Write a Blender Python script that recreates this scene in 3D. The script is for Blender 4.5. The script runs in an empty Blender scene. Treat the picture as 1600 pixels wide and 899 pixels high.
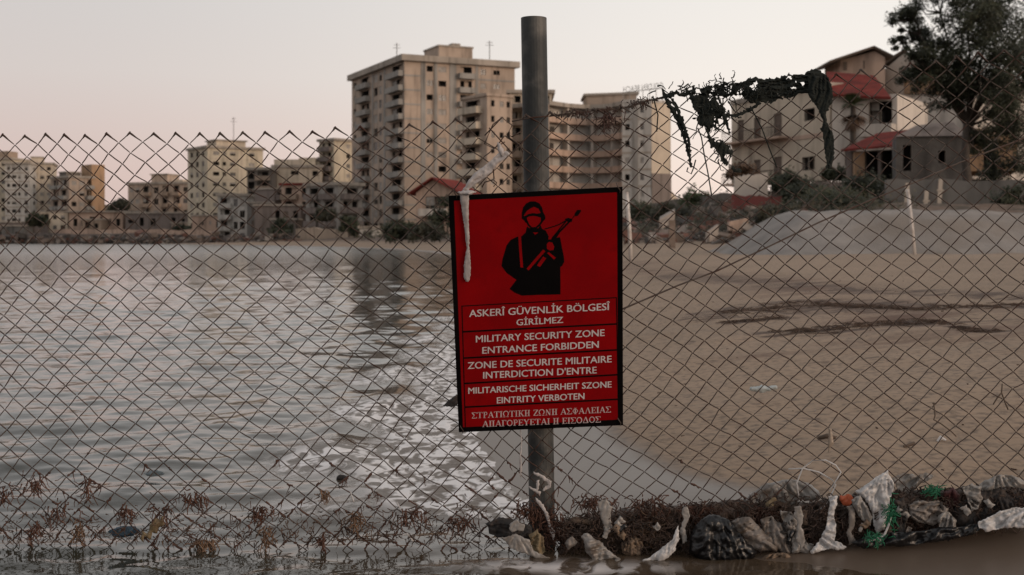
import bpy, bmesh, math, random
import numpy as np
from mathutils import Vector, Matrix, noise as mnoise
from mathutils.geometry import delaunay_2d_cdt
R = random.Random(7)
SC = bpy.context.scene
COL = SC.collection
# ------------------------------------------------------------------ camera
FPX, HOR, CH = 1931.0, 377.0, 0.72          # focal length and horizon in photograph pixels, eye height over the water
cam = bpy.data.cameras.new('camera'); camo = bpy.data.objects.new('camera', cam); COL.objects.link(camo)
camo.location = (0, 0, CH); camo.rotation_euler = (math.radians(90), 0, 0)
cam.sensor_width = 36; cam.lens = FPX / 1600 * 36; cam.shift_y = -(449.5 - HOR) / 1600
cam.clip_start = 0.05; cam.clip_end = 20000
cam.dof.use_dof = True; cam.dof.focus_distance = 2.86; cam.dof.aperture_fstop = 8.5
SC.camera = camo
# ------------------------------------------------------------------ sky, soft low sun, exposure
SUN_EL, SUN_AZ = 9.0, 122.0                  # azimuth clockwise from +Y: to the right and behind the camera
w = bpy.data.worlds.new('World'); SC.world = w; w.use_nodes = True
nt = w.node_tree; nt.nodes.clear()
N = nt.nodes.new; L = nt.links.new
out = N('ShaderNodeOutputWorld'); bg = N('ShaderNodeBackground')
sky = N('ShaderNodeTexSky'); sky.sky_type = 'NISHITA'; sky.sun_disc = False
sky.sun_elevation = math.radians(SUN_EL); sky.sun_rotation = math.radians(SUN_AZ)
tc = N('ShaderNodeTexCoord'); sep = N('ShaderNodeSeparateXYZ'); L(tc.outputs['Generated'], sep.inputs[0])
def ramp(stops):
    r = N('ShaderNodeValToRGB'); cr = r.color_ramp
    cr.elements[0].position, cr.elements[0].color = stops[0][0], (*stops[0][1], 1)
    cr.elements[1].position, cr.elements[1].color = stops[-1][0], (*stops[-1][1], 1)
    for p, c in stops[1:-1]:
        e = cr.elements.new(p); e.color = (*c, 1)
    return r
rl = ramp([(0, (.66, .49, .45)), (.06, (.68, .53, .49)), (.13, (.68, .61, .58)), (.22, (.64, .62, .61)), (.6, (.55, .54, .54)), (1, (.47, .48, .50))])
rr = ramp([(0, (.95, .74, .64)), (.06, (.98, .82, .72)), (.13, (.97, .90, .83)), (.22, (.90, .87, .83)), (.6, (.63, .61, .60)), (1, (.47, .48, .50))])
L(sep.outputs['Z'], rl.inputs[0]); L(sep.outputs['Z'], rr.inputs[0])
mr = N('ShaderNodeMapRange'); mr.interpolation_type = 'SMOOTHSTEP'
mr.inputs['From Min'].default_value = -.42; mr.inputs['From Max'].default_value = .30
L(sep.outputs['X'], mr.inputs['Value'])
mx = N('ShaderNodeMix'); mx.data_type = 'RGBA'; L(mr.outputs[0], mx.inputs['Factor']); L(rl.outputs[0], mx.inputs['A']); L(rr.outputs[0], mx.inputs['B'])
SKY_STR = 0.1
sc1 = N('ShaderNodeMix'); sc1.data_type = 'RGBA'; sc1.inputs['Factor'].default_value = .97
vm = N('ShaderNodeVectorMath'); vm.operation = 'SCALE'; vm.inputs['Scale'].default_value = 1 / SKY_STR
L(mx.outputs['Result'], vm.inputs[0]); L(sky.outputs[0], sc1.inputs['A']); L(vm.outputs[0], sc1.inputs['B'])
L(sc1.outputs['Result'], bg.inputs['Color']); bg.inputs['Strength'].default_value = SKY_STR
L(bg.outputs[0], out.inputs['Surface'])
sun = bpy.data.lights.new('sun', 'SUN'); sun.energy = 1.7; sun.angle = math.radians(28); sun.color = (1, .74, .55)
suno = bpy.data.objects.new('sun', sun); COL.objects.link(suno)
_d = Vector((math.sin(math.radians(SUN_AZ)) * math.cos(math.radians(SUN_EL)), math.cos(math.radians(SUN_AZ)) * math.cos(math.radians(SUN_EL)), math.sin(math.radians(SUN_EL))))
suno.rotation_euler = _d.to_track_quat('Z', 'Y').to_euler()
SC.view_settings.view_transform = 'Standard'; SC.view_settings.look = 'None'
SC.view_settings.exposure = 0.0; SC.view_settings.gamma = 1; SC.view_settings.use_curve_mapping = False
# ------------------------------------------------------------------ helpers
def at(px, py, Y): return Vector(((px - 800) / FPX * Y, Y, CH + (HOR - py) / FPX * Y))
def gx(px, Y): return (px - 800) / FPX * Y
def gz(py, Y): return CH + (HOR - py) / FPX * Y
def fbm(p, o=4): return mnoise.fractal(Vector(p), 1.0, 2.0, o)
def tag(o, label=None, cat=None, group=None, kind=None):
    if label: o['label'] = label
    if cat: o['category'] = cat
    if group: o['group'] = group
    if kind: o['kind'] = kind
    return o
def empty(name, loc):
    o = bpy.data.objects.new(name, None); COL.objects.link(o); o.location = loc; o.empty_display_size = .1
    return o
def origin(o):
    v = Vector(o.location); p = o.parent
    while p: v += Vector(p.location); p = p.parent
    return v
class MB:
    def __init__(s): s.v = []; s.f = []; s.m = []; s.cur = 0
    def add(s, vs, fs):
        b = len(s.v); s.v.extend([tuple(x) for x in vs])
        for f in fs: s.f.append(tuple(b + i for i in f)); s.m.append(s.cur)
    def quad(s, a, b, c, d): s.add([a, b, c, d], [(0, 1, 2, 3)])
    def obox(s, o, ax, ay, az):
        o, ax, ay, az = map(Vector, (o, ax, ay, az))
        vs = [o, o + ax, o + ax + ay, o + ay, o + az, o + ax + az, o + ax + ay + az, o + ay + az]
        s.add(vs, [(0, 3, 2, 1), (4, 5, 6, 7), (0, 1, 5, 4), (1, 2, 6, 5), (2, 3, 7, 6), (3, 0, 4, 7)])
    def box(s, x0, x1, y0, y1, z0, z1): s.obox((x0, y0, z0), (x1 - x0, 0, 0), (0, y1 - y0, 0), (0, 0, z1 - z0))
    def tube(s, pts, r, n=6, cap=True):
        pts = [Vector(p) for p in pts]; k = len(pts)
        rs = r if isinstance(r, (list, tuple)) else [r] * k
        ref = None; vs = []
        for i, p in enumerate(pts):
            t = (pts[min(i + 1, k - 1)] - pts[max(i - 1, 0)])
            if t.length < 1e-9: t = Vector((0, 0, 1))
            t.normalize()
            if ref is None: ref = Vector((0, 0, 1)) if abs(t.z) < .9 else Vector((1, 0, 0))
            u = t.cross(ref)
            if u.length < 1e-6: u = t.orthogonal()
            u.normalize(); v = t.cross(u).normalized(); ref = -v.cross(t) if False else ref
            for j in range(n):
                a = 2 * math.pi * j / n; vs.append(p + (u * math.cos(a) + v * math.sin(a)) * rs[i])
        fs = []
        for i in range(k - 1):
            for j in range(n):
                a = i * n + j; b = i * n + (j + 1) % n; fs.append((a, b, b + n, a + n))
        if cap: fs.append(tuple(range(n - 1, -1, -1))); fs.append(tuple(range((k - 1) * n, k * n)))
        s.add(vs, fs)
    def build(s, name, mats, parent=None, loc=None, smooth=False):
        if not isinstance(mats, (list, tuple)): mats = [mats]
        if parent is not None:
            off = origin(parent); loc = Vector((0, 0, 0))
        else:
            if loc is None:
                a = np.array(s.v); loc = Vector(((a[:, 0].min() + a[:, 0].max()) / 2, (a[:, 1].min() + a[:, 1].max()) / 2, a[:, 2].min()))
            off = loc = Vector(loc)
        me = bpy.data.meshes.new(name)
        me.from_pydata([(x - off.x, y - off.y, z - off.z) for x, y, z in s.v], [], s.f)
        for m in mats: me.materials.append(m)
        if len(mats) > 1: me.polygons.foreach_set('material_index', s.m)
        if smooth: me.polygons.foreach_set('use_smooth', [True] * len(me.polygons))
        me.update()
        o = bpy.data.objects.new(name, me); COL.objects.link(o); o.location = loc
        if parent is not None: o.parent = parent
        return o
# ------------------------------------------------------------------ materials
MATS = {}
def mat(name, c1, c2=None, scale=3.0, rough=.8, bump=0, bscale=None, streak=0, metal=0, spec=None, detail=6, lo=.35, hi=.65, translucent=0, c3=None, s3=1.0):
    m = bpy.data.materials.new(name); m.use_nodes = True; t = m.node_tree; n = t.nodes; l = t.links
    b = n['Principled BSDF']; b.inputs['Roughness'].default_value = rough; b.inputs['Metallic'].default_value = metal
    if spec is not None: b.inputs['Specular IOR Level'].default_value = spec
    c2 = c2 or tuple(x * .75 for x in c1)
    co = n.new('ShaderNodeTexCoord')
    def nz(sc, vec=None, det=detail):
        q = n.new('ShaderNodeTexNoise'); q.inputs['Scale'].default_value = sc; q.inputs['Detail'].default_value = det
        l.new(vec or co.outputs['Object'], q.inputs['Vector']); return q
    def rng(sock, a, b_):
        q = n.new('ShaderNodeMapRange'); q.inputs['From Min'].default_value = a; q.inputs['From Max'].default_value = b_; l.new(sock, q.inputs['Value']); return q.outputs[0]
    def mixc(f, A, B):
        q = n.new('ShaderNodeMix'); q.data_type = 'RGBA'; l.new(f, q.inputs['Factor'])
        for k, v in (('A', A), ('B', B)):
            if isinstance(v, tuple): q.inputs[k].default_value = (*v, 1)
            else: l.new(v, q.inputs[k])
        return q.outputs['Result']
    n1 = nz(scale); col = mixc(rng(n1.outputs['Fac'], lo, hi), c1, c2)
    if c3:
        n3 = nz(s3); col = mixc(rng(n3.outputs['Fac'], .48, .66), col, c3)
    if streak:
        mp = n.new('ShaderNodeMapping'); mp.inputs['Scale'].default_value = (1, 1, .12); l.new(co.outputs['Object'], mp.inputs['Vector'])
        n2 = nz(streak, mp.outputs[0], 8); col = mixc(rng(n2.outputs['Fac'], .5, .78), col, tuple(x * .45 for x in c2))
    l.new(col, b.inputs['Base Color'])
    if bump:
        bp = n.new('ShaderNodeBump'); bp.inputs['Strength'].default_value = bump; bp.inputs['Distance'].default_value = .5 / (bscale or scale)
        l.new(nz(bscale or scale * 4).outputs['Fac'], bp.inputs['Height']); l.new(bp.outputs[0], b.inputs['Normal'])
    if translucent:
        tr = n.new('ShaderNodeBsdfTranslucent'); l.new(col, tr.inputs['Color'])
        ms = n.new('ShaderNodeMixShader'); ms.inputs[0].default_value = translucent
        l.new(b.outputs[0], ms.inputs[1]); l.new(tr.outputs[0], ms.inputs[2]); l.new(ms.outputs[0], n['Material Output'].inputs['Surface'])
    MATS[name] = m
    return m
def wallm(name, c, dirt=.5): return mat(name, c, tuple(x * .74 for x in c), scale=.22, rough=.9, streak=.9, bump=.15, bscale=2.0, lo=.35, hi=.7)
W_cream = wallm('cream_render', (.57, .485, .385)); W_yellow = wallm('yellowed_render', (.60, .52, .40)); W_pink = wallm('pinkish_render', (.50, .36, .28))
W_grey = wallm('grey_render', (.32, .30, .275)); W_pale = wallm('pale_render', (.52, .49, .45)); W_tan = wallm('tan_render', (.44, .345, .275))
W_dark = wallm('dark_render', (.17, .145, .125)); W_white = wallm('white_render', (.58, .52, .46)); W_orange = wallm('ochre_render', (.42, .27, .165))  # W_dark puts the shade on the frame building into its wall colour
W_mauve = wallm('grey_brown_render', (.20, .165, .148)); W_conc = wallm('bare_concrete', (.165, .155, .143)); W_slab = wallm('slab_concrete', (.38, .33, .28))
W_brown = wallm('brown_panels', (.33, .25, .19)); W_stone = wallm('sandstone', (.40, .31, .235)); W_block = mat('grey_blockwork', (.12, .112, .104), (.075, .07, .066), scale=1.1, rough=.95, streak=.8, bump=.4, bscale=5); W_maroon = wallm('maroon_boards', (.16, .045, .04))
M_roof = mat('red_roof_tile', (.20, .036, .028), (.11, .024, .020), scale=.8, rough=.85, spec=.1, bump=.4, bscale=5)
M_void = mat('dark_interior', (.075, .065, .058), (.04, .036, .034), scale=.6, rough=1)  # part of the shade inside the rooms is put into this colour
M_reveal = mat('window_reveal', (.30, .26, .22), scale=1, rough=.9)
M_glass = mat('dusty_glass', (.10, .10, .10), (.06, .06, .06), scale=.5, rough=.25)
M_shut = mat('closed_shutter', (.34, .31, .28), (.22, .2, .18), scale=1.5, rough=.7)
M_brownshut = mat('brown_shutter', (.13, .095, .075), scale=1.5, rough=.8)
M_rail = mat('rusty_rail', (.10, .075, .06), scale=2, rough=.8)
M_wood = mat('weathered_wood', (.10, .07, .05), scale=3)
M_trunk = mat('bark', (.065, .05, .04), (.035, .028, .022), scale=6, bump=.4)
def leafm(n, a, b): return mat(n, a, b, scale=.9, rough=.65, lo=.4, hi=.6, translucent=.2)
M_leaf = leafm('dusky_leaf', (.055, .062, .034), (.03, .034, .02)); M_leaf2 = leafm('olive_leaf', (.075, .07, .045), (.04, .04, .028)); M_leaf3 = leafm('palm_leaf', (.07, .09, .035), (.04, .05, .02)); M_leafd = leafm('dry_leaf', (.14, .085, .05), (.09, .05, .03))
# ------------------------------------------------------------------ ground and water
SHORE = [(60, -20), (12, 1.2), (5, 2.0), (2.0, 2.35), (1.1, 2.55), (.5, 2.82), (.14, 3.2), (-.02, 3.7), (-.13, 4.45), (-.1, 6.2), (0, 11), (-.15, 21), (-1.2, 40), (-3.8, 73), (-12, 118), (-35, 187), (-60, 240), (-85, 300), (-170, 400), (-330, 450), (-900, 560), (-3000, 900)]
def _smooth(P, k=2):
    for _ in range(k):
        Q = [P[0]]
        for a, b in zip(P[:-1], P[1:]):
            Q += [(a[0] * .75 + b[0] * .25, a[1] * .75 + b[1] * .25), (a[0] * .25 + b[0] * .75, a[1] * .25 + b[1] * .75)]
        P = Q + [P[-1]]
    return P
SH = np.array(_smooth(SHORE)); LAND = np.vstack([SH, [(-3000, 9000), (9000, 9000), (9000, -20)]])
def shore_dist(x, y):
    x = np.asarray(x, float); y = np.asarray(y, float)
    d = np.full(x.shape, 1e18)
    for (ax, ay), (bx, by) in zip(SH[:-1], SH[1:]):
        ex, ey = bx - ax, by - ay; t = np.clip(((x - ax) * ex + (y - ay) * ey) / (ex * ex + ey * ey), 0, 1)
        d = np.minimum(d, (x - ax - t * ex) ** 2 + (y - ay - t * ey) ** 2)
    d = np.sqrt(d); ins = np.zeros(x.shape, bool)
    n = len(LAND)
    for i in range(n):
        ax, ay = LAND[i]; bx, by = LAND[(i + 1) % n]
        if ay == by: continue
        c = ((ay > y) != (by > y)) & (x < (bx - ax) * (y - ay) / (by - ay) + ax); ins ^= c
    return np.where(ins, d, -d)
def sstep(a, b, x): t = np.clip((x - a) / (b - a), 0, 1); return t * t * (3 - 2 * t)
RS = np.random.RandomState(3)
_w = [(RS.uniform(0, 6.28), RS.uniform(0, 6.28)) for _ in range(24)]
def rumple(x, y, wl):
    s = 0
    for k, (a, p) in enumerate(_w[:12]): s = s + np.sin((x * math.cos(a) + y * math.sin(a)) * 6.283 / (wl * (.6 + .07 * k)) + p)
    return s / 5.0
def height(x, y):
    d = shore_dist(x, y)
    land = .42 * (1 - np.exp(-np.maximum(d, 0) / 3.2)) + .0012 * np.minimum(np.maximum(d, 0), 400)
    px = 800 + x / np.maximum(y, 1) * FPX
    plate = np.interp(px, [-2000, 300, 560, 720, 900, 1000, 1130, 1250, 1500, 3000], [.9, .9, 1.2, 1.6, 2.0, 2.2, 2.5, 2.4, 2.3, 2.3])
    y0 = np.interp(px, [-2000, 950, 1060, 1250, 3000], [0, 0, 50, 47, 47])
    ya = np.where(px < 980, 60 + np.maximum(0, 980 - px) * .2, y0)
    bank = sstep(0, 1, (y - ya) / 22.0) * plate * sstep(6, 25, d)
    hi = sstep(80, 120, y) * np.interp(px, [1050, 1160, 3000], [0, 2.6, 2.6])
    near = (1 - sstep(14, 40, y))
    z = land + (bank + hi) * (y > 20)
    z = z + np.where(d > 0, np.minimum(d, 1) * (.010 * rumple(x, y, 1.3) + .006 * rumple(x + 3, y, .45) * near + .015 * rumple(x, y * .5, 5)), 0)
    z = z + np.where((y > 46), .10 * rumple(x, y, 3.3), 0) * sstep(.8, 1.5, bank)
    return np.where(d > 0, z, np.maximum(d * .07, -1.5)), d
def polar(rs, angs):
    rr_, aa = np.meshgrid(rs, angs, indexing='ij'); return rr_ * np.sin(aa), rr_ * np.cos(aa)
def sheet(name, x, y, z, m, attrs):
    nr, na = x.shape; me = bpy.data.meshes.new(name)
    co = np.stack([x, y, z], -1).reshape(-1, 3).astype(np.float32)
    idx = np.arange(nr * na).reshape(nr, na)
    q = np.stack([idx[:-1, :-1], idx[1:, :-1], idx[1:, 1:], idx[:-1, 1:]], -1).reshape(-1, 4)[:, ::-1]
    me.vertices.add(len(co)); me.vertices.foreach_set('co', co.ravel())
    me.loops.add(q.size); me.loops.foreach_set('vertex_index', q.ravel().astype(np.int32))
    me.polygons.add(len(q)); me.polygons.foreach_set('loop_start', np.arange(0, q.size, 4, dtype=np.int32))
    me.polygons.foreach_set('use_smooth', np.ones(len(q), bool)); me.update(calc_edges=True)
    for k, v in attrs.items():
        a = me.attributes.new(k, 'FLOAT', 'POINT'); a.data.foreach_set('value', v.reshape(-1).astype(np.float32))
    me.materials.append(m); o = bpy.data.objects.new(name, me); COL.objects.link(o); tag(o, kind='structure'); return o
fine = np.radians(np.arange(-34, 34.01, .16)); A_T = np.concatenate([np.radians(np.arange(-180, -34, 4)), fine, np.radians(np.arange(36, 181, 4))])
def nodes(m):
    m.use_nodes = True; return m.node_tree, m.node_tree.nodes, m.node_tree.links, m.node_tree.nodes['Principled BSDF']
def sand_material():
    m = bpy.data.materials.new('beach_sand'); t, n, l, b = nodes(m)
    at_ = n.new('ShaderNodeAttribute'); at_.attribute_name = 'shore'; hg = n.new('ShaderNodeAttribute'); hg.attribute_name = 'up'
    tr = n.new('ShaderNodeAttribute'); tr.attribute_name = 'track'
    co = n.new('ShaderNodeTexCoord')
    def nz(sc, det=8, vs=None):
        q = n.new('ShaderNodeTexNoise'); q.inputs['Scale'].default_value = sc; q.inputs['Detail'].default_value = det
        if vs:
            mp = n.new('ShaderNodeMapping'); mp.inputs['Scale'].default_value = vs; l.new(co.outputs['Object'], mp.inputs['Vector']); l.new(mp.outputs[0], q.inputs['Vector'])
        else: l.new(co.outputs['Object'], q.inputs['Vector'])
        return q.outputs['Fac']
    def rng(s, a, b_, sm=True):
        q = n.new('ShaderNodeMapRange'); q.interpolation_type = 'SMOOTHSTEP' if sm else 'LINEAR'; q.inputs['From Min'].default_value = a; q.inputs['From Max'].default_value = b_; l.new(s, q.inputs['Value']); return q.outputs[0]
    def mixc(f, A, B):
        q = n.new('ShaderNodeMix'); q.data_type = 'RGBA'; l.new(f, q.inputs['Factor'])
        for k, v in (('A', A), ('B', B)):
            if isinstance(v, tuple): q.inputs[k].default_value = (*v, 1)
            else: l.new(v, q.inputs[k])
        return q.outputs['Result']
    def mth(op, a, b_):
        q = n.new('ShaderNodeMath'); q.operation = op
        for i, v in enumerate((a, b_)):
            if isinstance(v, (int, float)): q.inputs[i].default_value = v
            else: l.new(v, q.inputs[i])
        return q.outputs[0]
    c = mixc(rng(nz(.35), .35, .7), (.315, .222, .152), (.255, .180, .122))
    c = mixc(rng(nz(30, 6), .42, .75), c, (.125, .088, .062))
    c = mixc(rng(nz(140, 3), .6, .75), c, (.30, .24, .18))
    c = mixc(rng(nz(9, 4), .68, .75), c, (.10, .065, .045))
    c = mixc(mth('MULTIPLY', tr.outputs['Fac'], rng(nz(2.2, 10, (.45, 2.2, 1)), .38, .6)), c, (.12, .066, .042))
    wr = n.new('ShaderNodeAttribute'); wr.attribute_name = 'wrack'
    c = mixc(rng(mth('MULTIPLY', wr.outputs['Fac'], rng(nz(5.5, 12, (.7, 2.6, 1)), .40, .60)), .20, .34), c, (.070, .040, .026))
    # the bank: dark earth, rubble dust and dry weeds
    earth = mixc(rng(nz(.8, 10), .4, .62), (.135, .088, .062), (.065, .046, .03)); earth = mixc(rng(nz(2.5, 8), .55, .68), earth, (.19, .145, .115))
    c = mixc(hg.outputs['Fac'], c, earth)
    edge = mth('ADD', at_.outputs['Fac'], mth('MULTIPLY', mth('SUBTRACT', nz(1.2, 4), .5), .22))
    wet = rng(edge, .54, .38)
    c = mixc(wet, c, (.115, .086, .065)); l.new(c, b.inputs['Base Color'])
    rg = n.new('ShaderNodeMapRange'); rg.inputs['To Min'].default_value = .92; rg.inputs['To Max'].default_value = .36; l.new(wet, rg.inputs['Value']); l.new(rg.outputs[0], b.inputs['Roughness'])
    bp = n.new('ShaderNodeBump'); bp.inputs['Distance'].default_value = .012
    dry = n.new('ShaderNodeMapRange'); dry.inputs['To Min'].default_value = .5; dry.inputs['To Max'].default_value = .06; l.new(wet, dry.inputs['Value']); l.new(dry.outputs[0], bp.inputs['Strength'])
    hs = mth('ADD', mth('MULTIPLY', nz(3, 8), 2.2), mth('MULTIPLY', mth('MULTIPLY', nz(45, 5), nz(1.3, 4)), .9)); l.new(hs, bp.inputs['Height']); l.new(bp.outputs[0], b.inputs['Normal'])
    return m
r_t = np.concatenate([np.linspace(.3, 2.6, 6), np.geomspace(2.7, 160, 330), np.geomspace(170, 9000, 55)])
x, y = polar(r_t, A_T); z, d = height(x, y)
pxx = 800 + x / np.maximum(y, .5) * FPX; pyy = HOR - (z - CH) / np.maximum(y, .5) * FPX
up = sstep(.62, 1.0, z) * (y > 20) * sstep(5, 10, d)
up = np.where((y > 60) & (x < 0), sstep(.55, .8, z), up)
# darker washed-up weed on the upper beach, a band along the foot of the rubble
track = np.exp(-((d - 2.75 - .25 * np.sin(y * .55)) / .55) ** 2) * sstep(5, 7.5, y) * (1 - sstep(34, 44, y))
track = np.maximum(track, .8 * np.exp(-((y - 6.3 - .12 * rumple(x, y, 1.5)) / .28) ** 2) * sstep(.9, 1.4, x))
def ground_line(pxs):
    o = []
    for px, py in pxs:
        Y = 5.0
        for _ in range(12): zz = float(height(np.array([gx(px, Y)]), np.array([Y]))[0][0]); Y = .5 * Y + .5 * (CH - zz) * FPX / (py - HOR)
        o.append((gx(px, Y), Y))
    return o
wrack = np.zeros_like(x)
for pxs, wd_ in (([(1150, 490), (1175, 485), (1230, 482), (1300, 478), (1360, 482)], 0.41), ([(1180, 478), (1260, 471), (1350, 476), (1450, 481), (1620, 479)], 0.23), ([(1145, 504), (1175, 502), (1222, 497)], 0.12), ([(1235, 519), (1270, 518), (1330, 512), (1400, 506), (1470, 503)], 0.20), ([(1490, 511), (1530, 515), (1568, 519)], .06), ([(1520, 500), (1620, 501)], .07), ([(1040, 432), (1150, 440), (1300, 452), (1620, 462)], .5)):
    q = ground_line(pxs); dd = np.full(x.shape, 9.0)
    for (ax, ay), (bx, by) in zip(q[:-1], q[1:]):
        ex, ey = bx - ax, by - ay; t_ = np.clip(((x - ax) * ex + (y - ay) * ey) / (ex * ex + ey * ey), 0, 1); dd = np.minimum(dd, np.hypot(x - ax - t_ * ex, y - ay - t_ * ey))
    wrack = np.maximum(wrack, np.exp(-(dd / wd_) ** 2) * (.62 if wd_ == .5 else 1))
sheet('beach_ground', x, y, z, sand_material(), {'wrack': wrack, 'shore': d, 'up': up, 'track': track})
def water_material():
    m = bpy.data.materials.new('sea_water'); t, n, l, b = nodes(m)
    at_ = n.new('ShaderNodeAttribute'); at_.attribute_name = 'shore'; fo = n.new('ShaderNodeAttribute'); fo.attribute_name = 'foam'
    co = n.new('ShaderNodeTexCoord')
    def nz(sc, det, vs, dist=0):
        q = n.new('ShaderNodeTexNoise'); q.inputs['Scale'].default_value = sc; q.inputs['Detail'].default_value = det; q.inputs['Distortion'].default_value = dist
        mp = n.new('ShaderNodeMapping'); mp.inputs['Scale'].default_value = vs; l.new(co.outputs['Object'], mp.inputs['Vector']); l.new(mp.outputs[0], q.inputs['Vector']); return q.outputs['Fac']
    def rng(s, a, b_):
        q = n.new('ShaderNodeMapRange'); q.interpolation_type = 'SMOOTHSTEP'; q.inputs['From Min'].default_value = a; q.inputs['From Max'].default_value = b_; l.new(s, q.inputs['Value']); return q.outputs[0]
    def mixc(f, A, B):
        q = n.new('ShaderNodeMix'); q.data_type = 'RGBA'; l.new(f, q.inputs['Factor'])
        for k, v in (('A', A), ('B', B)):
            if isinstance(v, tuple): q.inputs[k].default_value = (*v, 1)
            else: l.new(v, q.inputs[k])
        return q.outputs['Result']
    def mth(op, a, b_):
        q = n.new('ShaderNodeMath'); q.operation = op
        for i, v in enumerate((a, b_)):
            if isinstance(v, (int, float)): q.inputs[i].default_value = v
            else: l.new(v, q.inputs[i])
        return q.outputs[0]
    c = mixc(rng(at_.outputs['Fac'], -1.2, -.1), (.030, .031, .023), (.070, .049, .032))
    c = mixc(rng(nz(.9, 5, (1, .5, 1)), .52, .72), c, (.085, .062, .042))
    foam = mth('MULTIPLY', rng(fo.outputs['Fac'], .05, .45), rng(nz(17, 12, (1, .6, 1), 1.0), .44, .56))
    churn = rng(fo.outputs['Fac'], .02, .6); c = mixc(mth('MULTIPLY', churn, .85), c, (.12, .092, .072))
    c = mixc(foam, c, (.74, .71, .70)); l.new(c, b.inputs['Base Color'])
    rg = n.new('ShaderNodeMapRange'); rg.inputs['To Max'].default_value = .75; l.new(mth('MAXIMUM', foam, mth('MULTIPLY', churn, .5)), rg.inputs['Value']); fr_ = n.new('ShaderNodeAttribute'); fr_.attribute_name = 'ripple'; l.new(fr_.outputs['Fac'], rg.inputs['To Min']); l.new(rg.outputs[0], b.inputs['Roughness'])
    b.inputs['IOR'].default_value = 1.33
    bp = n.new('ShaderNodeBump'); bp.inputs['Distance'].default_value = .05; fb = n.new('ShaderNodeAttribute'); fb.attribute_name = 'choppy'; l.new(fb.outputs['Fac'], bp.inputs['Strength'])
    h = mth('ADD', mth('MULTIPLY', nz(1.6, 4, (.55, 1, 1)), 1.6), mth('MULTIPLY', nz(9, 4, (.6, 1, 1)), .22)); h = mth('ADD', h, mth('ADD', mth('MULTIPLY', foam, .5), mth('MULTIPLY', churn, mth('MULTIPLY', nz(14, 6, (1, 1, 1)), 1.2))))
    l.new(h, bp.inputs['Height']); l.new(bp.outputs[0], b.inputs['Normal'])
    return m
finew = np.radians(np.arange(-33, 33.01, .1)); A_W = np.concatenate([np.radians(np.arange(-180, -33, 4)), finew, np.radians(np.arange(35, 181, 4))])
r_w = np.concatenate([np.linspace(.3, 2.2, 10), np.geomspace(2.25, 60, 620), np.geomspace(62, 600, 60), [2000, 9000]])
x, y = polar(r_w, A_W); d = shore_dist(x, y); rad = np.hypot(x, y)
dr = np.gradient(r_w)[:, None] * np.ones_like(x); z = np.zeros_like(x)
for k in range(60):
    wl = .05 * (.8 / .05) ** RS.rand(); a = RS.normal(math.pi / 2 + .25, .55); ph = RS.uniform(0, 6.28)
    amp = .0021 * wl ** .85 * RS.uniform(.5, 1.4)
    z += amp * (1 - sstep(.22, .5, dr / wl)) * np.sin((x * math.cos(a) + y * math.sin(a)) * 6.283 / wl + ph + .7 * np.sin(x * 1.3 + ph) + .5 * np.sin(y * .9 + k))
z *= .35 + .65 * sstep(-.05, -.9, d) if False else (.3 + .7 * (1 - sstep(-.9, -.02, d)))
z += (.014 * np.exp(-((d + .5 + .06 * np.sin(y * 3)) / .09) ** 2) + .008 * np.exp(-((d + 1.05 + .1 * np.sin(y * 2)) / .12) ** 2)) * sstep(3.1, 3.5, y) * (1 - sstep(8, 14, y))
lace = .5 + .5 * np.sin(y * 5.1 + 3 * np.sin(x * 4) + d * 9)
foam = (np.exp(-((d + .17 + .05 * np.sin(y * 4)) / .19) ** 2) + .55 * lace * np.exp(-((d + .55 + .07 * np.sin(y * 2.3)) / .16) ** 2)) * sstep(3.1, 3.4, y) * (1 - sstep(9, 17, y)) * (d < .06)
foam += .34 * np.exp(-((x - .12) / .3) ** 2 - ((y - 2.74) / .07) ** 2)
sheet('sea', x, y, z, water_material(), {'shore': d, 'foam': np.clip(foam, 0, 1), 'ripple': .06 + .16 * sstep(6, 120, rad), 'choppy': .24 + .7 * sstep(12, 90, rad)})
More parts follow.
